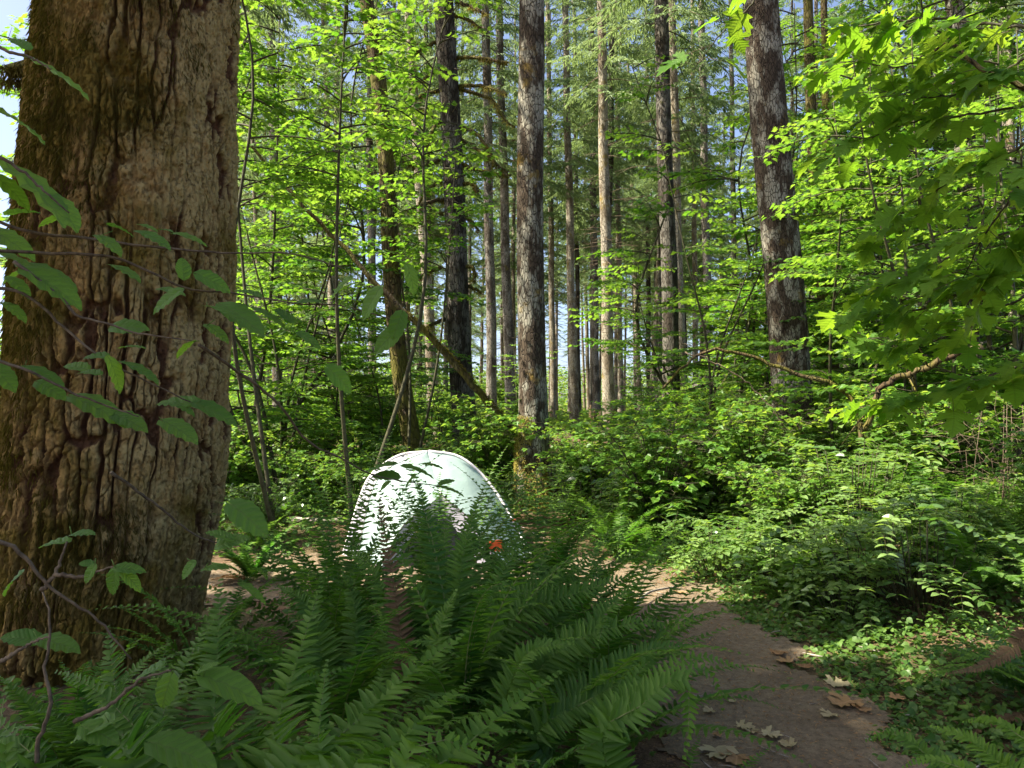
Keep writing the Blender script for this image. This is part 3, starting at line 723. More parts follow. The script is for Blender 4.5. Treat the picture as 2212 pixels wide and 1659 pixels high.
tree('fir_tree', 1495, 1504, 890, 8, 13, 40, 26, 'firwarm', 'thin sunlit fir left of the little plank hut', seed=27, cz=10, dead=14)
tree('fir_tree', 1515, 1532, 905, 14, 19, 30, 26, 'fir', 'grey fir standing close in front of the plank hut roof', seed=28, cz=10, dead=16)
tree('fir_tree', 1578, 1590, 880, 9, 13, 43, 26, 'fir', 'distant grey fir above the plank hut', seed=29, cz=10, dead=12)

for i, (x_, y_, cz_) in enumerate([(-4.5, 10.9, 9.5), (-6.4, 15.3, 8.0)]):  # unseen firs added so their crowns shade the middle trunks
    b0 = (x_, y_, gz(x_, y_)); root = tag(empty('fir_tree', b0), ['fir hidden directly behind the huge fir trunk, its crown shading the middle trees', 'second fir hidden behind the huge fir trunk, farther back'][i], 'tree')
    mb = MB(); trunk_geo(mb, (0, 0), .22, .08, 27, 20, 50, 80 + i); mb.build('trunk', M['fir'], root)
    add_crown(root, (0, 0), cz_, 2 + i * 3, 1.0, i * 2.0)

# mossy side branches of the dark furrowed fir, one part each
root, foot, ax = T2; rg = np.random.default_rng(77)
MB_PX = [((978, 30), (1015, 45), (1045, 68)), ((985, 5), (1020, 15), (1052, 32)), ((985, 125), (1040, 125), (1098, 136)), ((990, 188), (1040, 185), (1095, 202)), ((990, 192), (1060, 215), (1085, 250), (1112, 275)),
         ((950, 195), (915, 205), (885, 222)), ((955, 225), (925, 230), (900, 240)), ((995, 275), (1030, 290), (1062, 335), (1066, 360)), ((994, 300), (1035, 325), (1090, 368)), ((995, 355), (1045, 370), (1105, 381)),
         ((950, 345), (900, 360), (845, 325)), ((955, 390), (925, 410), (905, 440)), ((1000, 395), (1025, 400), (1032, 418)), ((960, 430), (920, 440), (880, 455)), ((958, 462), (920, 470), (890, 482)), ((1000, 465), (1020, 480), (1035, 500)),
         ((1000, 575), (1022, 580), (1024, 610)), ((952, 578), (925, 588), (905, 600)), ((1002, 615), (1022, 622), (1040, 633)), ((948, 88), (905, 110), (880, 125)), ((945, 150), (910, 175), (885, 195)), ((955, 255), (930, 290), (915, 320)), ((960, 690), (935, 700), (905, 712))]
for P in MB_PX:
    dd = rg.uniform(-.9, .1); pts = [at(x, y, 16.0 + dd * (i / (len(P) - 1))) - foot for i, (x, y) in enumerate(P)]
    C, ln = spline(pts, 12); mb = MB(); C = C + np.concatenate([np.zeros((1, 3)), rg.normal(0, .012, (11, 3))])
    mb.tube(C, np.linspace(.045, .022, 12), 7)
    n = int(320 * ln); k = rg.uniform(0.3, 10.9, n); i0 = k.astype(int); p = C[i0] * (1 - k + i0)[:, None] + C[i0 + 1] * (k - i0)[:, None] + rg.normal(0, .018, (n, 3))
    clump = (vnoise(np.stack([k * 1.5, 0 * k, 0 * k], -1), 5) + 1.1)
    mb.scatter(T_KITE, p, unit(np.array([0, 0, -1.]) + rg.normal(0, .55, (n, 3))), rg.normal(0, 1, (n, 3)), np.stack([np.full(n, .022), rg.uniform(.04, .11, n) * clump, np.full(n, .05)], -1), rg.random(n), 1)
    mb.build('mossy_branch', [M['mossbark'], M['brightmoss'] if rg.random() < .35 else M['moss']], root)

# moss sheath, sunlight put into its gold colour, on the flared foot of the white flaked tree
def mosscoat(root, axz, rfun, z0, z1, a0, a1, n, mat, seed, ln=(.03, .07), thr=0.0):
    rg = np.random.default_rng(seed); z = rg.uniform(z0, z1, n) ** 1.0; a = rg.uniform(a0, a1, n)
    q = fbm(np.stack([np.cos(a) * 1.5, np.sin(a) * 1.5, z * 1.4], -1), 4, seed); keep = q - 0.35 * (z - z0) / (z1 - z0) > thr; z, a = z[keep], a[keep]; n = len(z)
    r = rfun(z, a); pos = np.stack([axz * z + r * np.cos(a), r * np.sin(a), z], -1); nr = np.stack([np.cos(a), np.sin(a), 0 * a], -1)
    mb = MB(); mb.scatter(T_KITE, pos, unit(nr * .6 + np.array([0, 0, -.7]) + rg.normal(0, .4, (n, 3))), rg.normal(0, 1, (n, 3)), np.stack([np.full(n, .016), rg.uniform(*ln, n), np.full(n, .05)], -1), rg.random(n))
    return mb.build('moss', mat, root)
alder = [o for o in col.objects if o.get('label', '').startswith('straight tree with white flaked')][0]
r0 = 66 / 2 / FPX * 11.2
mosscoat(alder, 0.0, lambda z, a: r0 * (1 + .62 * np.exp(-np.maximum(z, 0) / .55) * (1 + .35 * np.sin(a * 5 + 1))) * 1.0, 0, 1.35, 2.3, 5.6, 6000, M['brightmoss'], 4, ln=(.02, .05), thr=-.2)

# leaning dead log, propped against the white flaked tree
def leaning_log():
    pts = [at(545, 318, 10.9), at(600, 385, 10.9), at(650, 440, 10.95), at(740, 530, 11.0), at(800, 600, 11.0), at(872, 672, 11.05), at(960, 760, 11.15), at(1050, 865, 11.35), at(1122, 945, 11.62), at(1215, 1052, 11.9)]
    g = gz(pts[-1][0], pts[-1][1]); pts[-1][2] = g + .02
    org = pts[-1].copy(); C, ln = spline([p - org for p in pts], 40)
    root = tag(empty('leaning_log', org), 'bare mossy dead trunk leaning diagonally across behind the tent onto the white flaked tree', 'log')
    mb = MB(); mb.tube(C + np.random.default_rng(4).normal(0, .008, C.shape), np.linspace(.020, .064, 40), 14); mb.build('trunk', M['mossbark'], root)
    rg = np.random.default_rng(9); mb = MB()
    for f in (.15, .3, .42, .55, .6, .72, .8):
        p = C[int(f * 39)]; mb.tube([p, p + rg.normal(0, .07, 3) + [0, 0, .06]], [.016, .006], 5)
    mb.build('branch_stubs', M['mossbark'], root)
    n = 3500; k = rg.uniform(18, 38.5, n); i0 = k.astype(int); p = C[i0] * (1 - k + i0)[:, None] + C[i0 + 1] * (k - i0)[:, None]; rr = np.interp(k, [0, 39], [.020, .064])
    a = rg.uniform(0.2, 2.9, n); T = unit(C[-1] - C[0]); Sx = unit(np.cross(T, [0, 1, 0])); Sx = Sx * (1 if Sx[2] > 0 else -1)
    nr = Sx * np.sin(a)[:, None] + np.array([0, -1., 0]) * np.cos(a)[:, None]
    mb = MB(); mb.scatter(T_KITE, p + nr * rr[:, None], unit(nr * .5 + rg.normal(0, .6, (n, 3)) + [0, 0, -.2]), rg.normal(0, 1, (n, 3)), np.stack([np.full(n, .012), rg.uniform(.015, .045, n), np.full(n, .04)], -1), rg.random(n))
    mb.build('moss', M['moss'], root)
leaning_log()

# broken stump behind the ferns
def stump(px, py, d, w_, h_, label, mat, seed):
    f = at(px, py, d); f[2] = gz(f[0], f[1]); rg = np.random.default_rng(seed); root = tag(empty('tree_stump', f), label, 'stump')
    z = np.linspace(-.2, 1, 14); th = np.linspace(0, 2 * np.pi, 40, endpoint=False); ZZ, TH = np.meshgrid(z, th, indexing='ij')
    hh = h_ * (0.55 + 0.45 * (vnoise(np.stack([np.cos(TH) * 3, np.sin(TH) * 3, 0 * TH], -1), seed)) + .25 * vnoise(np.stack([np.cos(TH) * 12, np.sin(TH) * 12, 0 * TH], -1), seed + 1))
    r = w_ / 2 * (1 + .35 * np.exp(-ZZ * 4) - .25 * ZZ) * (1 + .08 * vnoise(np.stack([np.cos(TH) * 8, np.sin(TH) * 8, ZZ], -1), seed + 2))
    G = np.stack([r * np.cos(TH), r * np.sin(TH), ZZ * hh], -1); G = np.concatenate([G, G[:, :1]], 1); mb = MB(); mb.grid(G)
    Gi = G.copy(); Gi[..., :2] *= .72; Gi = Gi[:, ::-1]; mb.grid(Gi); mb.grid(np.stack([G[-1], G[-1] * np.array([.72, .72, 1])]))
    mb.build('stump', mat, root)
    for a in (0.6, 2.5, 4.4):
        mb = MB(); mb.tube([[r[2, 0] * .8 * math.cos(a), r[2, 0] * .8 * math.sin(a), .1], [w_ * .9 * math.cos(a), w_ * .9 * math.sin(a), .0], [w_ * 1.3 * math.cos(a), w_ * 1.3 * math.sin(a), -.1]], [.09, .06, .03], 7); mb.build('root', mat, root)
M['rotwood'] = simplemat('broken wood', (0.22, 0.13, 0.06), (0.50, 0.36, 0.20), 9, bump=.02)
stump(1286, 918, 30, .55, 1.15, 'jagged pale broken stump left of the tall brightly sunlit fir', M['rotwood'], 5)
stump(1378, 905, 32, .35, .5, 'small pinkish cut stump in the ferns right of the sunlit fir', M['rotwood'], 8)

# ---------------------------------------------------------------- plank hut
def hut():
    d = 33; f = at(1570, 905, d); f[2] = gz(f[0], f[1]); root = tag(empty('hut', f, R(24)), 'small tan plank hut with a grey roof half hidden behind bushes', 'hut')
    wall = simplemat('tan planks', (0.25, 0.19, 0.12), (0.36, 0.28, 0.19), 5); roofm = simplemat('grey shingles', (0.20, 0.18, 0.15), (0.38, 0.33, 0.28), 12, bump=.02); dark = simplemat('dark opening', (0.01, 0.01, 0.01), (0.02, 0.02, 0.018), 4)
    mb = MB()
    for i in range(9): mb.box((0, -.72, .12 + i * .19), (1.5, .03 + .012 * (i % 2), .185)); mb.box((0.76, 0, .12 + i * .19), (.03 + .012 * (i % 2), 1.4, .185)); mb.box((-.76, 0, .12 + i * .19), (.03 + .012 * (i % 2), 1.4, .185)); mb.box((0, .72, .12 + i * .19), (1.5, .03, .185))
    mb.build('wall', wall, root)
    mb = MB()
    for sx in (-1, 1):
        rot = Matrix.Rotation(sx * R(22), 3, 'Y'); mb.box((sx * .5, 0, 1.95), (1.25, 1.9, .05), rot=rot)
        for k in range(5): mb.box((sx * (.12 + .23 * k), 0, 2.13 - .093 * k), (.24, 1.93, .022), rot=rot)
    mb.build('roof', roofm, root)
    mb = MB(); mb.box((-.32, -.755, .75), (.5, .03, 1.3)); mb.build('door', dark, root)  # near-black slab standing in for the shade inside the doorway
    mb = MB(); [mb.box((x, -.765, .75), (.07, .05, 1.44)) for x in (-.60, -.04)]; mb.box((-.32, -.765, 1.45), (.63, .05, .07)); mb.box((.62, -.76, .9), (.08, .05, 1.7)); mb.build('door_frame', wall, root)
hut()

# ---------------------------------------------------------------- tent
def tent():
    def fly(name, c0, c1, tr):
        m, t, out = newmat(name); tc = N(t, "ShaderNodeTexCoord"); O = tc.outputs['Object']
        n1 = noise(t, mapping(t, O, (1, 1, 2.5)), 9, 4, .6); n2 = noise(t, O, 2.2, 2)
        c = mixc(t, n1, c0, c1); p = N(t, "ShaderNodeBsdfPrincipled"); p.inputs['Roughness'].default_value = .42; p.inputs['Specular IOR Level'].default_value = .4
        L(t, c, p.inputs['Base Color']); b = N(t, "ShaderNodeBump"); b.inputs['Distance'].default_value = .02; b.inputs['Strength'].default_value = .6
        L(t, math_(t, 'ADD', math_(t, 'MULTIPLY', n1, .5), n2), b.inputs['Height']); L(t, b.outputs[0], p.inputs['Normal'])
        tl = N(t, "ShaderNodeBsdfTranslucent"); tl.inputs[0].default_value = (*tr, 1); mx = N(t, "ShaderNodeMixShader"); mx.inputs[0].default_value = .38
        L(t, p.outputs[0], mx.inputs[1]); L(t, tl.outputs[0], mx.inputs[2]); L(t, mx.outputs[0], out.inputs[0]); return m
    mint = fly('mint rain fly', (0.33, 0.44, 0.405), (0.39, 0.50, 0.465), (0.27, 0.44, 0.405))
    grey = fly('grey rain fly', (0.38, 0.37, 0.42), (0.46, 0.45, 0.50), (0.30, 0.28, 0.33))
    trim = simplemat('white trim', (0.62, 0.58, 0.57), (0.72, 0.68, 0.67), 20)
    dark = simplemat('inner mesh', (0.07, 0.06, 0.06), (0.12, 0.11, 0.11), 40)
    orange = simplemat('orange fabric', (0.55, 0.10, 0.03), (0.70, 0.16, 0.05), 12)
    D = 8.1
    def g(x, y): return np.array([x, y, gz(x, y) + .03])
    A = at(926, 977, D); Pk = at(953, 1067, D - .62)
    rr = [A, at(990, 988, D), at(1042, 1028, D - .05), at(1085, 1086, D - .15), at(1118, 1150, D - .3)]
    Rb = g(at(1150, 1100, D - .55)[0], D - .55); rr.append(Rb)
    Ls = at(797, 1034, D - .05)
    ll = [A, at(870, 983, D), at(828, 1005, D - .02), Ls, at(775, 1085, D - .25)]
    Lb = g(at(742, 1100, D - .45)[0], D - .45); ll.append(Lb)
    FL = g(at(826, 1100, D - 1.05)[0], D - 1.05); FR = g(at(1082, 1100, D - 1.1)[0], D - 1.1)
    org = np.array([A[0], A[1], gz(A[0], A[1])]); root = tag(empty('tent', org), 'pale mint dome tent with its grey-edged door open, standing in the clearing behind the ferns', 'tent')
    nn = 26
    def S(P): return spline([p - org for p in P], nn)[0]
    Rr = S(rr); Ll = S(ll); front = S([A, at(938, 1015, D - .22), Pk])
    def patch(Ca, Cb, n=22, bulge=0.05, tw=1):
        s = np.linspace(0, 1, n)[:, None, None]; G = Ca[None] * (1 - s) + Cb[None] * s
        nr = np.cross(Cb[len(Cb) // 2] - Ca[len(Ca) // 2], Ca[-1] - Ca[0]); nr = nr / np.linalg.norm(nr)
        if np.dot(nr, [0, -.7, .5]) < 0: nr = -nr
        k = np.linspace(0, 1, Ca.shape[0])[None, :, None]
        G = G + nr * (bulge * 4 * s * (1 - s) * np.sin(np.pi * np.clip(k * .9 + .05, 0, 1))) * tw
        w2 = 0.010 * vnoise(G * np.array([7, 7, 3.0]), 3)[..., None] * (s * (1 - s) * 4); return G + nr * w2
    # edge from apex down the seam to the door peak then to the ground at each side
    eR = S([A, at(938, 1015, D - .22), Pk, at(1012, 1120, D - .85), FR]); eL = S([A, at(938, 1015, D - .22), Pk, at(872, 1135, D - .85), FL])
    mb = MB(); mb.grid(patch(Rr, eR, 24, 0.05)); mb.build('fly_panel', mint, root)
    # left front panel to the shoulder pole, then the grey side panel
    sh = S([A, at(905, 982, D - .05), at(838, 1012, D - .12), at(812, 1042, D - .2), at(795, 1090, D - .5), g(at(772, 1100, D - .7)[0], D - .7)])
    mb = MB(); mb.grid(patch(eL, sh, 24, 0.06)); o = mb.build('fly_panel', mint, root); o['label'] = 'brightly sunlit left front fly panel'
    mb = MB(); mb.grid(patch(sh, Ll, 12, 0.02)); o = mb.build('side_panel', grey, root)
    # far side of the fly
    BL = g(A[0] - .95, D + 1.05); BR = g(A[0] + 1.0, D + .95); back = S([A, A + [0, .4, -.12], A + [0, .85, -.5], g(A[0], D + 1.25)])
    bR = S([A, A + [.35, .45, -.15], A + [.75, .8, -.55], BR]); bL = S([A, A + [-.35, .45, -.15], A + [-.7, .8, -.55], BL])
    mb = MB(); mb.grid(patch(Rr, bR, 18, -.04)); mb.grid(patch(bR, bL, 18, -.04)); mb.grid(patch(bL, Ll, 18, -.04)); o = mb.build('rear_fly', mint, root)
    # pole sleeves and hems
    mb = MB(); mb.tube(Rr + [0, -.005, .012], .014, 8); mb.build('pole_sleeve', trim, root)
    mb = MB(); mb.tube(Ll + [0, -.005, .010], .012, 8); mb.build('pole_sleeve', trim, root)
    mb = MB(); mb.tube(front + [0, -.006, .004], .006, 6); mb.build('seam', trim, root)
    mb = MB(); mb.tube([Rr[-1] + [0, -.004, .004], (Rr[-1] + eR[-1]) / 2 + [0, -.03, .012], eR[-1] + [0, -.004, .004]], .007, 6); mb.build('hem', trim, root)
    mb = MB(); mb.tube([Ll[-1] + [0, -.004, .004], (Ll[-1] + eL[-1]) / 2 + [0, -.03, .012], eL[-1] + [0, -.004, .004]], .007, 6); mb.build('hem', trim, root)
    mb = MB(); mb.tube(sh + [0, -.008, .006], .006, 6); mb.build('seam', trim, root)
    for e in (eR, eL): mb = MB(); mb.tube(e[11:] + [0, -.008, .004], .005, 5); mb.build('zipper', dark, root)
    # door flap edge: dark inverted V with an inner return
    for e, dx in ((eR, .10), (eL, -.05)):
        i0 = 11; E = e[i0:]; mb = MB(); mb.grid(np.stack([E, E + np.array([-dx * .9, .10, -.05]), E + np.array([-dx * 1.5, .16, -.10])]))
        o = mb.build('door_edge', grey, root)
    # inner tent behind the door
    ip = Pk - org + [0, .32, -.07]; il = FL - org + [.10, .32, 0]; ir = FR - org + [-.10, .34, 0]; s = np.linspace(0, 1, 12)[:, None, None]
    a = (ip[None] * (1 - np.linspace(0, 1, 12)[:, None]) + il[None] * np.linspace(0, 1, 12)[:, None]); b_ = (ip[None] * (1 - np.linspace(0, 1, 12)[:, None]) + ir[None] * np.linspace(0, 1, 12)[:, None])
    mb = MB(); mb.grid(a[None] * (1 - s) + b_[None] * s + np.array([0, .03, 0]) * np.sin(s * 3.1)); mb.build('inner_tent', dark, root)
    # orange guy loop and storm tab at right
    tb = at(1068, 1166, D - 1.0) - org; mb = MB(); rg = np.random.default_rng(3)
    u = np.linspace(0, 1, 8)[:, None, None]; v = np.linspace(0, 1, 10)[None, :, None]
    G = tb + np.array([.17, .02, 0]) * (v - .6) + np.array([0, .02, -.11]) * u + np.array([.06, 0, 0]) * u; G = G + np.array([0, -.02, .01]) * vnoise(G * 14, 2)[..., None]
    mb.grid(G); mb.build('storm_tab', orange, root)
    q = Rr[18]; mb = MB(); mb.box(q + [0.01, -.01, .02], (.05, .03, .02)); mb.build('guy_tab', orange, root)
    mb = MB(); pe = g(A[0] + 1.45, D - .3) - org; mb.tube([q, (q + pe) / 2, pe], .0012, 4, tint=.5); mb.build('guy_line', trim, root)
    return root, org
tent()
# pale stick lying at the tent's left corner
f = ground_at(748, 1136); mb = MB(); mb.tube([[-.75, .1, .06], [-.3, 0, .05], [.3, .05, .06]], [.03, .045, .04], 10)
o = mb.build('stick', M['greystick'], None, tuple(f)); tag(o, 'short pale log lying on the ground behind the left corner of the tent', 'log')
# ---------------------------------------------------------------- background firs
rng = np.random.default_rng(42)
FARTR = []
for i in range(5):
    mb = MB(); trunk_geo(mb, (0, 0), .17, .07, 26, 10, 22, i + 60, .25, .06, bow=.05)
    deadbranches(mb, (0, 0), .12, 26, 1.5, 11, 44, np.random.default_rng(i), (.5, 1.7), rad=.014, mat=1)
    FARTR.append(mb)
farmats = ['fir', 'fir', 'firwarm', 'darkbark', 'firwarm']
FARM = [a.mesh('trunk', [M[farmats[i]], M['twig']]) for i, a in enumerate(FARTR)]
taken = [(o.location.x, o.location.y) for o in col.objects if o.get('category') == 'tree']
def zone_word(px):
    return ('beyond the maples on the left' if px < 900 else 'between the dark furrowed fir and the white flaked tree' if px < 1130 else 'in the bright centre gap' if px < 1420 else 'behind the bushes right of centre' if px < 1760 else 'beyond the hanging maple leaves on the right')
nfar = 0
for k in range(1500):
    d = rng.uniform(45, 115) if k % 4 else rng.uniform(32, 50); px = rng.uniform(440, 2230)
    X = (px - 1106) / FPX * d
    if any(math.hypot(X - a, d - b) < 1.9 + .012 * d for a, b in taken): continue
    if nfar >= 195: break
    taken.append((X, d)); nfar += 1
    i = int(rng.integers(5)); h = gz(X, d)
    root = tag(empty('fir_tree', (X, d, h)), 'slender fir ' + zone_word(px) + (', nearer row' if d < 60 else ', farthest row'), 'tree', 'firs far back ' + zone_word(px) + (' near' if d < 60 else ' far'))
    sc = rng.uniform(.75, 1.25); tr = link('trunk', FARM[i], root, (0, 0, 0), rng.uniform(0, 6), (sc * rng.uniform(.7, 1.1), sc * rng.uniform(.7, 1.1), 1)); 
    tr.rotation_euler = (rng.normal(0, .012), rng.normal(-.012, .015), rng.uniform(0, 6))
    z0 = rng.uniform(7, 11.5) if d < 60 else rng.uniform(2.0, 7)
    if 980 < px < 1560: z0 = rng.uniform(7.5, 13)
    c = CROWNS[int(rng.integers(6))]; rz = rng.uniform(0, 6); cs = rng.uniform(.9, 1.25)
    link('crown', c, root, (0, 0, z0), rz, cs)

# ---------------------------------------------------------------- vine maples
def maple(seed, h, spread, nst=2, nbr=26, leaf=.07, tpl=None, lean=(0, 0), zfrom=.12, r=.028, dens=1.0, flat=.28):
    rg = np.random.default_rng(seed); W = MB(); Lf = MB(); pos = []; dr = []; nr = []; sz = []; tn = []
    for s in range(nst):
        a0 = rg.uniform(0, 6.28); out_ = rg.uniform(.04, .16) * h if nst > 1 else 0
        top = np.array([math.cos(a0) * out_ * 2 + lean[0] * h, math.sin(a0) * out_ * 2 + lean[1] * h, h * rg.uniform(.8, 1.05)])
        P = [np.array([0, 0, -.1]), top * .35 + rg.normal(0, .04 * h, 3) * [1, 1, 0], top * .7 + rg.normal(0, .04 * h, 3) * [1, 1, 0], top]
        C, ln = spline(P, 18); W.tube(C, np.linspace(r, r * .2, 18), 6)
        nb = nbr // nst
        for b in range(nb):
            f = zfrom + (1 - zfrom) * (b + rg.random()) / nb; k = f * 17; i0 = int(min(k, 16)); c = C[i0] * (1 - k + i0) + C[i0 + 1] * (k - i0)
            a = rg.uniform(0, 6.28) ; L_ = spread * (1.1 - .65 * f) * rg.uniform(.6, 1.15)
            d = np.array([math.cos(a), math.sin(a), 0]); sd = np.array([-d[1], d[0], 0])
            t_ = np.linspace(0, 1, 8)[:, None]
            B = c + d * L_ * t_ + np.array([0, 0, 1]) * L_ * (rg.uniform(.15, .5) * t_ - rg.uniform(.2, .45) * t_ ** 2) + sd * L_ * rg.uniform(-.15, .15) * t_ ** 2
            W.tube(B, np.linspace(r * .42, r * .1, 8), 4, cap=False)
            ns = int(L_ / .13 * dens); br_t = rg.uniform(-.15, .15)
            for j in range(ns):
                g = .2 + .8 * (j + rg.random() * .8) / ns; k2 = g * 7; j0 = int(min(k2, 6)); q = B[j0] * (1 - k2 + j0) + B[j0 + 1] * (k2 - j0)
                sg = 1 if j % 2 else -1; sl = L_ * .42 * (1.15 - g) * rg.uniform(.5, 1.2) + .08
                dd = unit(d * rg.uniform(.4, 1) + sd * sg + np.array([0, 0, rg.uniform(-.2, .15)]))
                if sl > .2: W.tube([q, q + dd * sl], [r * .12, r * .05], 3, cap=False)
                m_ = max(1, int(sl / (leaf * .85)))
                for e in range(m_ + 1):
                    u = (e + .6) / (m_ + 1); pp = q + dd * sl * u; lat = np.array([-dd[1], dd[0], 0])
                    for s2 in ((-1, 1) if e < m_ else (0,)):
                        ld = unit(dd * (.55 if s2 else 1) + lat * s2 * rg.uniform(.6, 1.1) + np.array([0, 0, rg.uniform(-.35, .05)]))
                        pos.append(pp + ld * leaf * .45); dr.append(ld); nr.append(np.array([0, 0, 1]) + rg.normal(0, flat, 3)); sz.append(leaf * rg.uniform(.65, 1.15)); tn.append(.45 + br_t * 1.6 + rg.normal(0, .2))
    Lf.scatter(tpl or T_MAPLE, np.array(pos), np.array(dr), np.array(nr), np.array(sz), np.clip(tn, 0, 1))
    return W, Lf
MAPT_ARGS = [(10.5, 2.7, 2, 64), (9.0, 2.4, 3, 60), (12.0, 2.9, 1, 60)]
def mesh_pair(W, Lf, lm): return W.mesh('stem', M['darkstem']), Lf.mesh('foliage', lm, False)
MAP = [mesh_pair(*maple(200 + i, [6.2, 5.2, 6.8, 4.4][i], [2.0, 1.7, 2.2, 1.6][i], [2, 3, 1, 2][i], [34, 34, 30, 30][i], .085, None, ((.05, -.02), (0, 0), (-.04, 0), (.08, 0))[i]), M['maple']) for i in range(4)]
MAPF = [mesh_pair(*maple(230 + i, [5.0, 3.6, 6.0][i], [1.7, 1.4, 1.9][i], [2, 3, 2][i], [24, 24, 28][i], .11, T_SMALL, dens=.8), M['maple']) for i in range(3)]
MAPT = [mesh_pair(*maple(260 + i, a[0], a[1], a[2], a[3], .115, None, (.03, 0), r=.045, zfrom=.1, dens=.85), M['maple']) for i, a in enumerate(MAPT_ARGS)]
def put(name, pair, X, Y, rz, sc, label, cat, group=None):
    root = tag(empty(name, (X, Y, gz(X, Y)), rz, sc), label, cat, group)
    link('stem', pair[0], root); link('foliage', pair[1], root); return root
def pxX(px, d): return (px - 1106) / FPX * d
# (px, distance, variant, scale, label)
MS = [
      (610, 12.6, 1, 1.1, 'vine maple with three stems left of the tent, second beyond the huge fir'),
      (705, 15.5, 2, .95, 'tall single-stemmed vine maple rising behind the left corner of the tent'),
      (610, 11.5, 3, 1.25, 'bushy vine maple deeper in the wood right of the huge fir'),
      (835, 15.5, 0, .9, 'vine maple behind the crooked mossy trunk'),
      (640, 17.5, 2, 1.0, 'vine maple beside the pale sunlit fir on the left'),
      (950, 18.5, 1, .6, 'low vine maple at the foot of the dark furrowed fir'),
      (1530, 13.8, 1, 1.05, 'vine maple left of the stout blotched tree'),
      (1590, 14.6, 3, .95, 'small vine maple with pale new leaves behind the stout blotched tree'),
      (1470, 17.5, 0, .95, 'vine maple in front of the dark shaded fir'),
      (1800, 10.4, 0, .95, 'vine maple just right of the stout blotched tree'),
      (1905, 12.2, 2, .95, 'tall vine maple in front of the mossy twin stems'),
      (1990, 8.8, 1, 1.0, 'bushy vine maple under the hanging maple leaves'),
      (2090, 10.5, 0, 1.0, 'vine maple in front of the pale trunk that leans left'),
      (2190, 8.2, 3, 1.3, 'vine maple at the right edge of the view'),
      (1880, 16.5, 1, 1.2, 'vine maple farther back between the blotched trunks'),
      (1690, 16.0, 2, 1.0, 'vine maple rising behind the stout blotched tree'),
      (1395, 27, 2, .95, 'lone sunlit vine maple in the centre gap right of the sunlit fir'),
      (1575, 21, 0, 1.05, 'vine maple in front of the plank hut'),
      (2050, 15.5, 2, 1.1, 'vine maple in shade between the two pale trunks on the right')]
for i, (px, d, v, sc, lb) in enumerate(MS):
    put('vine_maple', MAP[v] if d < 18 else MAPF[i % 3], pxX(px, d), d, i * 2.1, sc, lb, 'vine maple')
TALL = [(520, 14.5, 0, 'tall leafy maple filling the upper left beside the huge fir'), (770, 18, 1, 'tall leafy maple behind the crooked mossy trunk'), 
        (1555, 18, 1, 'tall leafy maple left of the stout blotched tree'), (1660, 20, 2, 'tall leafy maple directly behind the stout blotched tree'), (1780, 15, 0, 'tall leafy maple right of the stout blotched tree'), (1880, 19, 1, 'tall leafy maple behind the mossy twin stems'),
        (1960, 14.2, 2, 'tall leafy maple filling the upper right'), (2060, 18, 0, 'tall leafy maple behind the pale trunk that leans left'), (2170, 13, 1, 'tall leafy maple at the upper right edge'), (2210, 18, 2, 'tall leafy maple farther back at the right edge'), (1720, 26, 1, 'leafy maple crown far behind the blotched tree')]
for i, (px, d, v, lb) in enumerate(TALL):
    put('vine_maple', MAPT[v], pxX(px, d), d, i * 1.7 + .4, [1.0, .95, 1.05][i % 3], lb, 'vine maple')
HIGH = mesh_pair(*maple(290, 7.4, 1.6, 2, 44, .085, None, (.02, 0), zfrom=.58, r=.03), M['maple'])
put('vine_maple', HIGH, pxX(600, 8.7), 8.7, .5, 1.0, 'slim maple with its leaves held high, just right of the huge fir', 'vine maple')
put('vine_maple', HIGH, pxX(765, 9.4), 9.4, 2.5, 1.05, 'slim maple with its leaves held high above the tent', 'vine maple')
put('vine_maple', HIGH, pxX(880, 12.2), 12.2, 4.1, .95, 'slim maple in front of the crooked mossy trunk, leaves high up', 'vine maple')
put('vine_maple', MAPT[0], pxX(-30, 13), 13, 1.0, .9, 'leafy maple seen past the far left side of the huge fir', 'vine maple')
put('vine_maple', MAP[0], pxX(-70, 8), 8, 2.0, .8, 'low vine maple at the left edge behind the huge fir', 'vine maple')
rng = np.random.default_rng(5); c_ = 0
for k in range(400):
    if c_ >= 52: break
    d = rng.uniform(18, 55); px = rng.uniform(480, 2212)
    if 1150 < px < 1480 and d < 42: continue
    X = pxX(px, d)
    if any(math.hypot(X - a, d - b) < .9 for a, b in taken): continue
    taken.append((X, d)); c_ += 1
    sc = rng.uniform(.55, 1.05) * (.55 if 1120 < px < 1430 else 1.0)
    put('vine_maple', MAPF[int(rng.integers(3))], X, d, rng.uniform(0, 6), sc, 'bright green understory maple ' + zone_word(px) + (', nearer row' if d < 35 else ', farther row'), 'vine maple', 'understory maples ' + zone_word(px) + (' near' if d < 35 else ' far'))

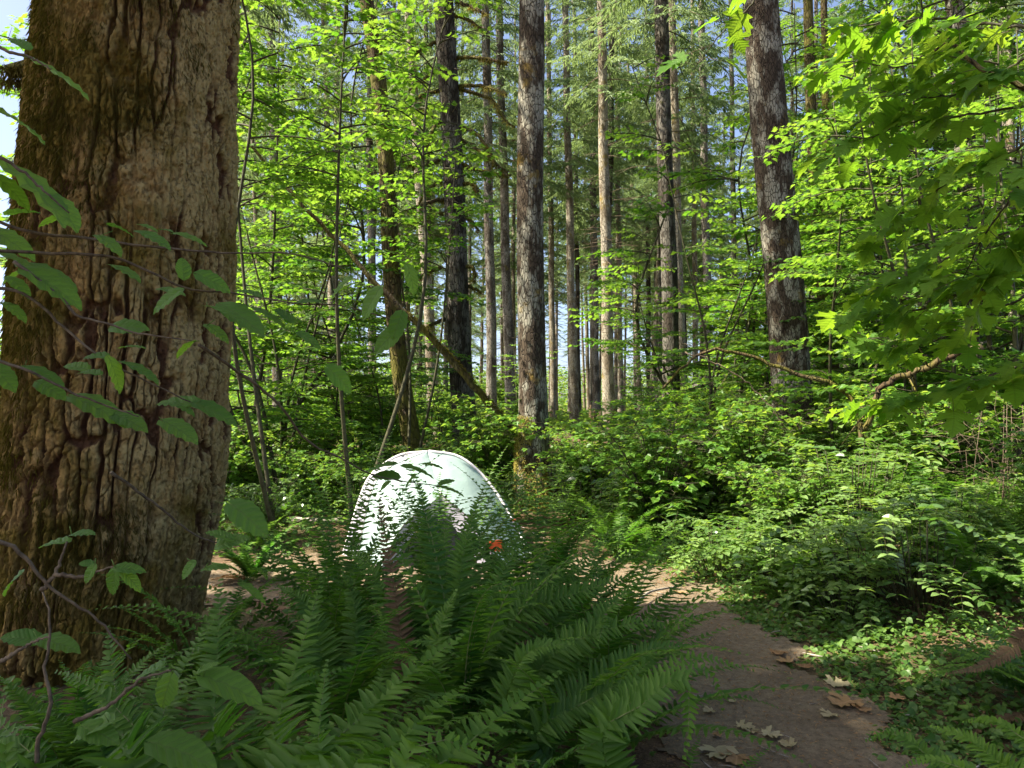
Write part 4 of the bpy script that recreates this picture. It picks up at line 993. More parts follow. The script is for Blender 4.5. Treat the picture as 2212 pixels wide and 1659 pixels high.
# ---------------------------------------------------------------- ferns and shrubs of the understory
def fern_clump(seed, n=20, Ln=.95, width=.085, lo=True, np_=26, pw=.02):
    rg = np.random.default_rng(seed); mb = MB()
    for i in range(n):
        az = i * 2.4 + rg.uniform(-.4, .4); l_ = Ln * rg.uniform(.7, 1.1); tilt = rg.uniform(.6, 1.25)
        c = arch(l_, tilt, rg.uniform(1.0, 1.9), rg.uniform(-.3, .3)); ca, sa = math.cos(az), math.sin(az)
        Rm = np.array([[ca, -sa, 0], [sa, ca, 0], [0, 0, 1]]); c = c @ Rm.T; back = Rm @ np.array([0, -.6, 1.0])
        frond(mb, c, back, width * rg.uniform(.8, 1.1), np_, rg, lo=True, stalk=.1, pw=pw, tint=(.1, .9))
    for i in range(5):
        az = rg.uniform(0, 6.28); c = arch(Ln * .8, .3, 1.2); ca, sa = math.cos(az), math.sin(az); c = c @ np.array([[ca, -sa, 0], [sa, ca, 0], [0, 0, 1]]).T
        frond(mb, c, [0, 0, 1], width * .6, 16, rg, lo=True, mat=2, smat=2, pw=.014)
    return mb
FERN = [fern_clump(300 + i, [22, 18, 24, 16][i], [.95, .8, 1.1, .7][i]).mesh('sword_fern', [M['fern'], M['stem'], M['deadfern']], False) for i in range(4)]
def pinnate_shrub(seed, n=34, h=.5, spread=.55, leafl=.42, pairs=7, lw=.03, ll=.085, tpl=None):
    """stems carrying long compound leaves with glossy leaflets"""
    rg = np.random.default_rng(seed); W = MB(); Lf = MB()
    for i in range(n):
        a = rg.uniform(0, 6.28); rr = spread * math.sqrt(rg.random()) * .6; zb = h * rg.uniform(.25, 1.0)
        p = np.array([math.cos(a) * rr, math.sin(a) * rr, zb]); W.tube([p * [.5, .5, 0], p * [.85, .85, .6], p], [.006, .004, .003], 4)
        a2 = a + rg.uniform(-1.1, 1.1); l_ = leafl * rg.uniform(.7, 1.2); d = np.array([math.cos(a2), math.sin(a2), 0]); sd = np.array([-d[1], d[0], 0])
        t_ = np.linspace(0, 1, 8)[:, None]; C = p + d * l_ * t_ + np.array([0, 0, 1]) * l_ * (rg.uniform(.3, .9) * t_ - rg.uniform(.5, 1.0) * t_ ** 2)
        W.tube(C, np.linspace(.0025, .001, 8), 3, cap=False); s = np.repeat((np.arange(pairs) + .6) / pairs, 2); k = s * 7; i0 = np.minimum(k.astype(int), 6)
        P = C[i0] * (1 - k + i0)[:, None] + C[i0 + 1] * (k - i0)[:, None]; T = unit(C[i0 + 1] - C[i0]); sg = np.tile([1, -1], pairs)[:, None]
        D_ = unit(T * .35 + sd * sg + np.array([0, 0, .12]) + rg.normal(0, .07, (len(s), 3))); sz = ll * (1 - .35 * np.abs(s - .5)) * rg.uniform(.9, 1.1, len(s))
        Lf.scatter(tpl or T_OVAL, P, D_, np.array([0, 0, 1.0]) + rg.normal(0, .22, (len(s), 3)), np.stack([sz * lw / .06 * 1.6, sz, sz], -1), np.clip(rg.uniform(0, 1) + rg.normal(0, .1, len(s)), 0, 1))
    return W, Lf
MAH = [mesh_pair(*pinnate_shrub(400 + i, [46, 34, 54][i], [.55, .4, .75][i], [.8, .6, .9][i]), M['salal']) for i in range(3)]
def leafy_shrub(seed, h, spread, n, leaf, tpl, per=10):
    rg = np.random.default_rng(seed); W = MB(); Lf = MB(); pos = []; dr = []; tn = []
    for i in range(n):
        a = rg.uniform(0, 6.28); l_ = h * rg.uniform(.5, 1.1); o_ = spread * rg.uniform(.3, 1)
        P = [np.zeros(3), [math.cos(a) * o_ * .3, math.sin(a) * o_ * .3, l_ * .55], [math.cos(a) * o_ * .75, math.sin(a) * o_ * .75, l_ * .9], [math.cos(a) * o_, math.sin(a) * o_, l_ * rg.uniform(.75, 1)]]
        C, ln = spline(P, 14); W.tube(C[::2], np.linspace(.008, .002, 7), 4, cap=False); ta = rg.uniform(.2, .8)
        for j in range(int(per * ln / .6)):
            g = rg.uniform(.06, 1) ** .85; k = g * 13; i0 = int(min(k, 12)); p = C[i0] * (1 - k + i0) + C[i0 + 1] * (k - i0)
            a2 = rg.uniform(0, 6.28); l2 = rg.uniform(.03, .22) * (h ** .5); q = p + np.array([math.cos(a2) * l2, math.sin(a2) * l2, rg.uniform(-.03, .06)])
            if l2 > .08: W.tube([p, q], [.003, .0012], 3, cap=False)
            for e in range(3):
                a3 = a2 + (e - 1) * 1.0; pos.append(q); dr.append([math.cos(a3), math.sin(a3), rg.uniform(-.5, .05)]); tn.append(ta + rg.normal(0, .15))
    n_ = len(pos); Lf.scatter(tpl, np.array(pos), np.array(dr), np.array([0, 0, 1.0]) + rg.normal(0, .3, (n_, 3)), leaf * rg.uniform(.6, 1.2, n_), np.clip(tn, 0, 1))
    return W, Lf
BUSH = [mesh_pair(*leafy_shrub(500 + i, [.7, 1.1, 1.6, .5][i], [.6, .8, 1.0, .6][i], [26, 30, 34, 26][i], [.055, .06, .075, .05][i], [T_OVAL, T_SMALL, T_SMALL, T_OVAL][i], [16, 16, 15, 18][i]), [M['salal'], M['shrub'], M['shrub'], M['salal']][i]) for i in range(4)]

def where(px, d):
    if d < 14:
        return ('beside the huge fir' if px < 700 else 'behind the tent' if px < 1180 else 'between the white flaked tree and the path' if px < 1480 else 'on the sunlit bank right of the path' if px < 1800 else 'in the shaded thicket at the right')
    return ('under the left maples' if px < 900 else 'round the feet of the two middle trees' if px < 1200 else 'in the sunny centre gap' if px < 1420 else 'below the stout blotched tree' if px < 1780 else 'deep in the right thicket')
used = [(a, b) for a, b in taken if b < 60]
rng = np.random.default_rng(11)
def blocked(X, Y, r=.3):
    if Y < 9 and path_sd(np.array(X), np.array(Y)) < r: return True
    if -2.3 < X < 1.0 and 6.6 < Y < 9.8: return True
    if X < -1.3 and Y < 5.9: return True
    q = 1106 + FPX * X / Y
    if 8.0 < Y < 11.8 and 1085 < q < 1262: return True
    if 9.0 < Y < 16 and 960 < q < 1060: return True
    return False
cnt = {'f': 0, 'm': 0, 'b': 0}
def grow(n, dlo, dhi, plo, phi, sep, pf, pm, smin=.8, smax=1.25):
    k = c = 0
    while c < n and k < n * 40:
        k += 1; d = math.sqrt(rng.uniform(dlo ** 2, dhi ** 2)); px = rng.uniform(plo, phi); X = pxX(px, d)
        if blocked(X, d) or any(math.hypot(X - a, d - b) < sep for a, b in used): continue
        mid = 1150 < px < 1490 and d > 12
        if mid: smin_, smax_ = .5, .75
        else: smin_, smax_ = smin, smax
        used.append((X, d)); c += 1; u = rng.random() * (.75 if mid else 1); rz = rng.uniform(0, 6.28); sc = rng.uniform(smin_, smax_); wh = where(px, d)
        band = ('front' if d < 10 else 'middle' if d < 16 else 'back' if d < 28 else 'far')
        if u < pf:
            o = link('sword_fern', FERN[int(rng.integers(4))], None, (X, d, gz(X, d)), rz, sc); tag(o, 'arching sword fern clump %s, %s row' % (wh, band), 'fern', 'sword ferns %s %s' % (wh, band)); cnt['f'] += 1
        elif u < pf + pm:
            put('oregon_grape', MAH[int(rng.integers(3))], X, d, rz, sc, 'glossy oregon grape shrub %s, %s row' % (wh, band), 'shrub', 'oregon grape %s %s' % (wh, band)); cnt['m'] += 1
        else:
            j = int(rng.integers(4)) if d < 16 else int(rng.integers(1, 3))
            if d < 11 and j == 2: j = 1
            if mid: j = 3
            kind_ = ['dark glossy', 'pale leafy', 'tall pale leafy', 'low glossy'][j]
            put('leafy_shrub', BUSH[j], X, d, rz, sc, kind_ + ' shrub %s, %s row' % (wh, band), 'shrub', kind_ + ' shrubs %s %s' % (wh, band)); cnt['b'] += 1
grow(44, 5.0, 7.4, 1320, 2330, .40, .55, .30, .65, 1.1)
grow(70, 6.8, 11.0, 1180, 2330, .50, .42, .25, .85, 1.45)
grow(46, 15, 34, 1150, 1490, .75, .8, 0, .6, .9)
grow(26, 6.5, 13, 430, 1150, .62, .5, .25)
grow(50, 10.5, 16, 1120, 2260, .75, .30, .35, .9, 1.3)
grow(30, 10.5, 16, 430, 1120, .85, .45, .2, .9, 1.3)
grow(90, 16, 30, 430, 2260, .95, .35, .15, .9, 1.4)
grow(70, 30, 50, 430, 2260, 1.4, .15, 0, 1.1, 1.9)
print('understory', cnt)
# ---------------------------------------------------------------- mass of low plants nobody could count
rg = np.random.default_rng(21)
def cover_zone(n, xlo, xhi, ylo, yhi, zmax, size, tpl, mat, name, label, seed, edge=0.05, uni=False, dark=False, tilt=.35):
    rg = np.random.default_rng(seed); x = rg.uniform(xlo, xhi, n); y = (rg.uniform(ylo, yhi, n) if uni else np.sqrt(rg.uniform(ylo ** 2, yhi ** 2, n)))
    k = (np.abs(x) < .70 * y + 1.2) & ((path_edge(x, y) > edge - .12 * rg.random(n)) | (y > 9)) & ~((x > -1.9) & (x < .9) & (y > 6.7) & (y < 9.3))
    k &= vnoise(np.stack([x * 1.1, y * 1.1, 0 * x], -1), seed) + rg.normal(0, .25, n) > (-.35 if ylo < 7 else -.75)
    x, y = x[k], y[k]; n = len(x); z = hgt(x, y) + zmax * rg.random(n) ** 1.3 * (0.45 + .55 * smooth(-.5, .5, vnoise(np.stack([x * .8, y * .8, 0 * x], -1), seed + 1))) + .012
    if y.size and ylo < 8: z = np.where(y < 8, hgt(x, y) + .012 + (z - hgt(x, y) - .012) * smooth(0.0, .8, path_sd(x, y)), z)
    a = rg.uniform(0, 6.28, n); d = np.stack([np.cos(a), np.sin(a), rg.uniform(-.45, .2, n)], -1)
    s = size * rg.uniform(.5, 1.25, n) * (1 + smooth(14, 50, y) * 1.2)
    mb = MB(); mb.scatter(tpl, np.stack([x, y, z], -1), d, np.array([0, 0, 1.0]) + rg.normal(0, tilt, (n, 3)), s, rg.random(n)); return tag(mb.build(name, mat, smoothf=False), label, None, None, 'stuff')
cover_zone(50000, 1.0, 7.0, 2.2, 8.0, .14, .036, T_OVAL, M['cover'], 'ground_cover', 'small trailing leaves carpeting the ground right of the path', 1, .02, True)
cover_zone(5000, -3.2, 1.0, 2.0, 7.0, .10, .045, T_OVAL, M['cover'], 'ground_cover', 'small leaves on the ground under the front ferns', 2, .05, True)
cover_zone(30000, 1.0, 7.0, 2.2, 8.0, .12, .05, T_SMALL, M['cover'], 'ground_cover', 'mixed lobed seedlings among the trailing leaves right of the path', 6, .1, True, tilt=.6)
cover_zone(100000, -14, 16, 7.5, 20, .34, .075, T_SMALL, M['cover'], 'undergrowth', 'low mixed green plants covering the middle forest floor', 3)
cover_zone(120000, -40, 42, 19, 60, .42, .13, T_KITE, M['shrub'], 'undergrowth', 'bright low plants covering the far forest floor', 4)
# wood closing the view far away
rg = np.random.default_rng(55); n = 90000; a_ = rg.uniform(-.80, .80, n); D_ = rg.uniform(95, 150, n); X_ = D_ * a_; hgt_top = 5.5 + 4.0 * fbm(np.stack([X_ * .09, D_ * .03, 0 * X_], -1), 4, 77)
Z_ = hgt(X_, D_) + hgt_top * rg.random(n) ** 1.25
mb = MB(); aa = rg.uniform(0, 6.28, n); mb.scatter(T_KITE, np.stack([X_, D_, Z_], -1), np.stack([np.cos(aa), np.sin(aa), rg.uniform(-.6, .3, n)], -1), np.array([0, 0, 1.]) + rg.normal(0, .6, (n, 3)), rg.uniform(.25, .6, n), rg.random(n))
tag(mb.build('far_woods', M['shrub'], smoothf=False), 'sunlit mass of far bushes and saplings closing the view between the trunks', None, None, 'stuff')
# needle litter and chips
def litter(n, xlo, xhi, ylo, yhi, name, label, seed, inside):
    rg = np.random.default_rng(seed); x = rg.uniform(xlo, xhi, n); y = rg.uniform(ylo, yhi, n); e = path_edge(x, y)
    k = (e < .05) if inside else (e > 0) & (e < 2.5); x, y = x[k], y[k]; n = len(x); a = rg.uniform(0, 6.28, n)
    z = hgt(x, y) + .018 + .004 * rg.random(n); mb = MB()
    l_ = rg.uniform(.008, .03, n); mb.scatter(T_KITE, np.stack([x, y, z], -1), np.stack([np.cos(a), np.sin(a), rg.uniform(-.2, .3, n)], -1), np.array([0, 0, 1.]) + rg.normal(0, .4, (n, 3)), np.stack([rg.uniform(.002, .008, n) * 1.6, l_, l_], -1), rg.random(n))
    return tag(mb.build(name, M['dry'], smoothf=False), label, None, None, 'stuff')
litter(26000, -3, 2.6, 1.8, 8.2, 'needle_litter', 'fallen needles and chips scattered over the dirt path', 1, True)
litter(22000, -2, 4.5, 1.8, 8.0, 'leaf_litter', 'dry scraps and needles along the path edges', 2, False)

rg = np.random.default_rng(66); mb = MB()
for i in range(420):
    x, y = rg.uniform(-2.6, 4.2), rg.uniform(2.2, 8.0)
    if path_edge(np.array(x), np.array(y)) > 1.6: continue
    a = rg.uniform(0, 6.28); l_ = rg.uniform(.02, .10) if rg.random() < .9 else rg.uniform(.12, .3); d = np.array([math.cos(a), math.sin(a), 0]) * l_; p = np.array([x, y, 0.]); q = p + d * .5 + rg.normal(0, .006, 3); e = p + d
    pts = [np.array([v[0], v[1], gz(v[0], v[1]) + .019]) for v in (p, q, e)]; r_ = rg.uniform(.0012, .0035) * (1 + 4 * l_); mb.tube(pts, [r_, r_, r_ * .5], 5)
tag(mb.build('twig_litter', M['greystick']), 'broken twigs strewn on the path', None, None, 'stuff')

# fallen leaves lying on the path (px, py, length m, kind)
FL = [(1838, 1530, .17, 'dry', 'largest curled tan maple leaf lying on the right side of the path'), (1862, 1548, .08, 'dry', 'small tan leaf touching the largest tan leaf'), (1797, 1555, .085, 'yellow', 'pale tan leaf just left of the largest tan leaf'),
      (1595, 1579, .10, 'yellow', 'pale greenish-white leaf lying near the left side of the path'), (1650, 1602, .11, 'yellow', 'cream five-lobed leaf in the middle of the path'), (1545, 1635, .15, 'yellow', 'big crumpled grey-tan leaf at the bottom edge of the path'),
      (1592, 1650, .13, 'dry', 'tan leaf overlapping the big crumpled one at the bottom edge'), (1714, 1626, .09, 'yellow', 'thin pale leaf scrap low in the middle of the path'), (1795, 1492, .14, 'yellow', 'pale folded leaf lying where the path meets the plants'),
      (1708, 1444, .11, 'dry', 'orange-brown leaf at the shadow edge on the right of the path'), (1680, 1422, .10, 'dry', 'brown leaf among the first plants right of the path'), (1738, 1452, .09, 'dry', 'curled brown leaf right of the orange-brown leaf'),
      (1540, 1548, .07, 'yellow', 'small pale leaf beside the drooping fern tip'), (1622, 1586, .06, 'yellow', 'tiny pale scrap between two cream leaves'), (1930, 1522, .09, 'dry', 'orange leaf in the sun patch right of the path'),
      (1425, 1336, .12, 'yellow', 'yellow-green lobed leaf on the sunlit part of the path'), (1450, 1352, .10, 'yellow', 'pale leaf just in front of the yellow-green one'), (1470, 1290, .09, 'dry', 'reddish clod-like leaf at the end of the stick on the path'),
      (1556, 1606, .05, 'dry', 'tiny tan scrap near the lower left of the path'), (1580, 1525, .045, 'yellow', 'tiny white scrap high on the shaded path')]
rg = np.random.default_rng(8)
for px, py, s, kd, lb in FL:
    s = s * .78
    g = ground_at(px, py); a = rg.uniform(0, 6.28); V, F, U = T_BIG; V = V.copy(); V[:, 2] = .25 * np.abs(V[:, 0]) ** 1.2 + rg.uniform(-.05, .25) * (V[:, 1] - .4) ** 2 + .05 * rg.normal(size=len(V)) * (np.abs(V[:, 0]) > .2)
    V = V * s; ca, sa = math.cos(a), math.sin(a); V = V @ np.array([[ca, sa, 0], [-sa, ca, 0], [0, 0, 1]]); V[:, 2] -= V[:, 2].min()
    mb = MB(); mb.add(V, F, rg.random(), U); mb.tube([V[1], V[1] + np.array([sa, -ca, 0]) * -s * .3 * np.array([-1, 1, 1]) + [0, 0, .004]], [.0015, .001], 4, tint=.8)
    o = mb.build('fallen_leaf', M[kd], None, (g[0], g[1], gz(g[0], g[1]) + .020)); tag(o, lb, 'leaf', 'fallen leaves on the path')
# stick and root on the sunlit path
g = ground_at(1370, 1335); g2 = ground_at(1400, 1302); g3 = ground_at(1462, 1278); P = np.array([g, g2, g3]); P[:, 2] += [.05, .07, .03]
mb = MB(); mb.tube(spline(P - P[0], 12)[0], np.linspace(.012, .008, 12), 7); o = mb.build('stick', M['greystick'], None, tuple(P[0])); tag(o, 'thin curved stick lying across the sunlit bend of the path', 'stick')

# ---------------------------------------------------------------- foreground sword ferns, frond by frond
def hero_fern(base, fr, label, seed, width=.095, np_=46, extra=0, deadn=2, eL=.9, et=(.5, 1.2)):
    rg = np.random.default_rng(seed); b = np.array([base[0], base[1], gz(base[0], base[1])])
    root = tag(empty('sword_fern', b), label, 'fern')
    for e in fr:
        pts = e['p']; d0, d1 = e['d']; n = len(pts); W = [np.array([0, 0, .02])]
        for i, (x, y) in enumerate(pts):
            W.append(at(x, y, d0 + (d1 - d0) * i / max(1, n - 1)) - b)
        if np.linalg.norm(W[1]) > 1.4: W = W[1:]
        mb = MB(); frond(mb, W, e.get('up', (-.1, -.75, .65)), e.get('w', width), e.get('n', np_), rg, stalk=e.get('s', .12 if len(W) == n else .3), pw=e.get('pw', .0205), tint=e.get('t', (.15, .6)))
        mb.build('frond', [M['fern'] if not e.get('dead') else M['deadfern'], M['stem']], root)
    for i in range(extra):
        az = rg.uniform(0, 6.28); c = arch(eL * rg.uniform(.7, 1.15), rg.uniform(*et), rg.uniform(.9, 1.7), rg.uniform(-.3, .3)); ca, sa = math.cos(az), math.sin(az); Rm = np.array([[ca, -sa, 0], [sa, ca, 0], [0, 0, 1]])
        mb = MB(); frond(mb, c @ Rm.T, Rm @ np.array([0, -.6, 1.0]), width * rg.uniform(.75, 1), 36, rg, stalk=.12, tint=(0, .6)); mb.build('frond', [M['fern'], M['stem']], root)
    for i in range(deadn):
        az = rg.uniform(0, 6.28); c = arch(eL * .8, .25, 1.0); ca, sa = math.cos(az), math.sin(az); mb = MB(); frond(mb, c @ np.array([[ca, -sa, 0], [sa, ca, 0], [0, 0, 1]]).T, [0, 0, 1], width * .6, 30, rg, mat=0, tint=(0, .5)); mb.build('frond', [M['deadfern'], M['deadfern']], root)
U1 = (-.25, -.62, .75)
hero_fern((-.48, 1.75), [
    dict(p=[(620, 1720), (737, 1592), (870, 1470), (1010, 1362)], d=(1.72, 2.25), w=.145, pw=.028, up=U1, t=(.3, .6)),
    dict(p=[(720, 1740), (850, 1610), (960, 1520), (1032, 1462)], d=(1.62, 2.1), w=.125, pw=.027, up=U1, t=(.35, .65)),
    dict(p=[(870, 1740), (960, 1650), (1090, 1540), (1212, 1450)], d=(1.62, 2.1), w=.125, pw=.027, up=(-.1, -.62, .78), t=(.35, .65)),
    dict(p=[(690, 1700), (688, 1590), (697, 1500), (707, 1424)], d=(1.75, 2.0), w=.085, pw=.021, up=(0, -.9, .4)),
    dict(p=[(860, 1700), (900, 1620), (985, 1600), (1100, 1660)], d=(1.5, 1.6), w=.08, pw=.018, t=(.3, .6))],
    'nearest sword fern at the bottom centre, broad fronds fanning up to the right', 1, extra=6, eL=.75)
hero_fern((-.95, 1.95), [
    dict(p=[(560, 1720), (600, 1560), (650, 1400), (697, 1254)], d=(1.9, 2.5), w=.15, pw=.025, up=(-.1, -.85, .5)),
    dict(p=[(463, 1680), (462, 1560), (470, 1400), (477, 1250)], d=(1.95, 2.5), w=.15, pw=.025, up=(0, -.9, .45)),
    dict(p=[(290, 1700), (266, 1600), (248, 1480), (233, 1352)], d=(1.8, 2.3), w=.14, pw=.025, up=(.1, -.88, .45), t=(0, .35)),
    dict(p=[(540, 1700), (545, 1560), (600, 1490), (760, 1440)], d=(2.0, 2.4), w=.09, t=(0, .4)),
    dict(p=[(330, 1660), (280, 1560), (190, 1480), (120, 1450)], d=(1.9, 2.1), w=.09, up=(.2, -.8, .5), t=(0, .3))],
    'sword fern in front of the huge fir with three upright fronds', 2, extra=8, eL=.85)
hero_fern((-1.25, 1.75), [
    dict(p=[(67, 1700), (60, 1635), (20, 1580), (-30, 1530)], d=(1.6, 1.75), w=.10, up=(.2, -.8, .5), t=(0, .4)),
    dict(p=[(10, 1700), (-10, 1600), (10, 1500), (15, 1470)], d=(1.5, 1.6), w=.06, up=(0, -.9, .4), t=(0, .4))],
    'sword fern in the bottom left corner', 3, extra=12, eL=.65)
hero_fern((-.20, 3.15), [
    dict(p=[(938, 1480), (940, 1420), (955, 1345), (986, 1274)], d=(3.0, 3.1), w=.13, up=U1),
    dict(p=[(992, 1500), (990, 1400), (995, 1230), (1030, 1080)], d=(3.15, 3.5), w=.16, up=(-.1, -.9, .35), pw=.02, t=(.0, .4)),
    dict(p=[(940, 1500), (932, 1340), (928, 1170), (902, 1030)], d=(3.2, 3.7), w=.14, up=(0, -.9, .35), pw=.02, t=(.0, .4)),
    dict(p=[(1020, 1500), (1050, 1380), (1085, 1240), (1130, 1170)], d=(3.1, 3.4), w=.15, t=(0, .35)),
    dict(p=[(1040, 1500), (1070, 1330), (1150, 1270), (1250, 1235)], d=(3.1, 3.3), w=.15, t=(0, .4)),
    dict(p=[(1020, 1480), (1120, 1330), (1250, 1280), (1370, 1240)], d=(3.1, 3.2), w=.14, t=(.1, .5)),
    dict(p=[(900, 1500), (860, 1350), (800, 1230), (745, 1180)], d=(3.2, 3.6), w=.13, t=(0, .3)),
    dict(p=[(890, 1490), (850, 1250), (826, 1130), (822, 1060)], d=(3.2, 3.6), w=.08, dead=True),
    dict(p=[(1060, 1500), (1050, 1280), (1080, 1200), (1140, 1150)], d=(3.4, 3.8), w=.13, t=(.1, .4))],
    'tall sword fern in front of the tent door with long vertical fronds', 4, extra=28, eL=1.45, et=(1.0, 1.45))
hero_fern((.22, 3.0), [
    dict(p=[(1130, 1560), (1170, 1440), (1250, 1380), (1380, 1345), (1450, 1355)], d=(2.9, 3.0), w=.13),
    dict(p=[(1160, 1560), (1230, 1420), (1300, 1330), (1370, 1262)], d=(2.95, 3.1), w=.14),
    dict(p=[(1150, 1560), (1190, 1370), (1240, 1260), (1300, 1175)], d=(3.0, 3.4), w=.14, t=(.1, .5)),
    dict(p=[(1180, 1580), (1290, 1470), (1400, 1405), (1500, 1395)], d=(2.8, 2.8), w=.12, t=(.15, .5)),
    dict(p=[(1160, 1590), (1260, 1520), (1340, 1480), (1400, 1500)], d=(2.7, 2.6), w=.11),
    dict(p=[(1100, 1560), (1120, 1440), (1160, 1400), (1240, 1390)], d=(2.8, 2.7), w=.12)],
    'spreading sword fern whose fronds reach out over the left side of the path', 5, extra=22, eL=1.2, et=(.6, 1.25))
hero_fern((.42, 2.15), [
    dict(p=[(1304, 1620), (1370, 1540), (1440, 1478), (1480, 1470), (1490, 1560), (1478, 1640)], d=(2.1, 2.0), w=.10, up=(-.3, -.6, .7), t=(0, .4)),
    dict(p=[(1310, 1600), (1420, 1490), (1500, 1440), (1545, 1470), (1562, 1535)], d=(2.15, 2.15), w=.075, pw=.017, up=(0, -.6, .7), t=(.1, .4)),
    dict(p=[(1300, 1600), (1400, 1480), (1500, 1420), (1630, 1450)], d=(2.2, 2.3), w=.07, pw=.017, up=(0, -.6, .7)),
    dict(p=[(1290, 1620), (1340, 1520), (1390, 1440), (1460, 1400)], d=(2.3, 2.5), w=.08),
    dict(p=[(1130, 1680), (1140, 1655), (1165, 1645), (1200, 1650)], d=(1.7, 1.75), w=.06, n=20, t=(.5, .8))],
    'dark fern at the left edge of the path with tips drooping onto the dirt', 6, extra=12, eL=.7)
hero_fern((-.75, 3.35), [
    dict(p=[(700, 1480), (690, 1380), (655, 1300), (600, 1265)], d=(3.3, 3.5), w=.12, t=(0, .4)),
    dict(p=[(760, 1480), (770, 1380), (765, 1300), (740, 1240)], d=(3.3, 3.6), w=.13, t=(0, .4)),
    dict(p=[(800, 1480), (840, 1380), (870, 1300), (930, 1250)], d=(3.3, 3.6), w=.13, t=(0, .4))],
    'dark sword fern left of the tall fern, in front of the dirt clearing', 7, extra=20, eL=1.15, et=(.8, 1.3))
hero_fern((1.72, 2.45), [
    dict(p=[(2230, 1700), (2160, 1650), (2090, 1595), (2010, 1568)], d=(2.35, 2.6), w=.10, pw=.018, up=(-.2, -.6, .8), t=(.7, 1)),
    dict(p=[(2260, 1650), (2200, 1590), (2140, 1555), (2080, 1560)], d=(2.4, 2.6), w=.07, up=(-.2, -.6, .8), t=(.4, .7)),
    dict(p=[(2050, 1680), (1990, 1620), (1930, 1585), (1870, 1600)], d=(2.4, 2.6), w=.085, t=(.1, .4)),
    dict(p=[(2120, 1690), (2050, 1650), (1990, 1640), (1950, 1660)], d=(2.2, 2.3), w=.07, t=(.2, .5))],
    'sunlit-tipped sword fern in the bottom right corner', 8, extra=8, eL=.55)
hero_fern((2.6, 3.7), [
    dict(p=[(2230, 1370), (2190, 1400), (2120, 1440), (2045, 1455)], d=(3.6, 3.5), w=.07, t=(.3, .6), dead=True)],
    'sword fern with one faded drooping frond at the right edge', 9, extra=14, eL=.8)
for i, (x, y, lb) in enumerate([(-2.2, 6.6, 'fern clump beside the dirt clearing right of the huge fir foot'), (1.05, 7.75, 'bright fern leaning over the far side of the path bend'), (2.35, 6.3, 'fern on the bank right of the path bend'), (3.1, 5.2, 'dark fern in the shade on the right bank'), (-1.35, 2.75, 'dark fern close in front of the huge fir foot'), (-.55, 2.55, 'dark fern filling the gap behind the nearest fern'), (-1.75, 3.1, 'fern against the left side of the huge fir foot'), (-.15, 2.35, 'shaded fern between the nearest fern and the path'), (-.45, 3.9, 'upright fern in front of the tent corner'), (.45, 3.75, 'fern screening the right half of the tent'), (-1.05, 5.0, 'fern at the left of the row hiding the foot of the tent'), (-.45, 5.25, 'fern in the middle of the row hiding the foot of the tent'), (.15, 5.05, 'fern at the right of the row hiding the foot of the tent'), (.30, 4.5, 'dark fern at the inner edge of the path bend'), (-.95, 4.1, 'fern between the huge fir and the tall fern'), (-1.6, 4.0, 'low fern pressed against the huge fir')]):
    hero_fern((x, y), [], lb, 40 + i, extra=[15, 15, 15, 15, 18, 20, 16, 16, 26, 24, 28, 28, 28, 20, 24, 14][i], eL=[.6, .95, .8, .95, .85, .8, .8, .75, 1.35, 1.25, 1.4, 1.45, 1.4, 1.05, 1.2, .8][i], deadn=3, et=(.6, 1.3) if i < 8 else (.95, 1.45))

# ---------------------------------------------------------------- hazel shrub reaching across from the left
def px_leaf(mb, tpl, p0, p1, d, wf, rg, mat=0, tint=None, tilt=None):
    a = at(*p0, d); b = at(*p1, d); ln = np.linalg.norm(b - a); view = unit(a - np.array([0, 0, EYE]))
    t_ = rg.uniform(-.35, .35) if tilt is None else tilt; wf = wf if wf > .43 else wf * .45
    dv = unit((b - a) / ln + view * t_)
    nrm = unit(np.array([0, 0, 1.0]) * rg.uniform(.5, 1.1) * (1 if wf < .8 else .35) - view * rg.uniform(.35, .9) * wf + rg.normal(0, .12, 3))
    mb.scatter(tpl, a[None], dv[None], nrm[None], np.array([[ln * .80, ln * .92, ln]]), [rg.random() if tint is None else tint], mat)
HZ = [(50, 123, 197, 182, .5), (60, 105, 12, 65, 1), (-5, 240, 113, 290, .5), (-5, 345, 200, 467, .55), (110, 423, 190, 497, .5), (-20, 497, 83, 545, .8), (370, 500, 335, 488, 1), (300, 500, 383, 527, .5), (213, 510, 280, 548, .7),
      (47, 573, 172, 603, .6), (57, 583, 187, 646, .5), (10, 655, 68, 690, .8), (397, 600, 395, 545, 1), (427, 593, 503, 622, .7), (240, 573, 322, 598, .6), (390, 628, 318, 668, 1), (447, 662, 535, 680, .7), (480, 660, 590, 713, .8), (533, 663, 635, 693, .6),
      (447, 703, 505, 735, .6), (418, 738, 368, 770, 1), (645, 720, 702, 748, .8), (650, 720, 608, 740, .8), (230, 770, 172, 762, .8), (267, 783, 360, 816, .5), (235, 775, 275, 848, .7), (215, 808, 160, 792, .8), (53, 793, 150, 820, .6), (83, 826, 152, 858, .6),
      (157, 858, 290, 902, .6), (247, 896, 333, 922, .6), (428, 873, 328, 853, .9), (370, 868, 430, 890, .7), (423, 872, 523, 905, .8), (353, 910, 445, 948, .5), (-20, 790, 50, 845, 1), (-10, 380, 70, 440, .7), (20, 600, 75, 640, .7), (-15, 545, 90, 570, .7),
      (868, 676, 845, 738, 1), (862, 712, 800, 760, 1), (820, 625, 770, 690, .9), (760, 600, 700, 640, .7), (700, 590, 640, 575, .7), (590, 590, 540, 610, .6), (640, 655, 700, 640, .6), (560, 640, 500, 612, .6), (735, 655, 800, 690, .7), (880, 575, 905, 640, .8), (840, 560, 915, 575, .6)]
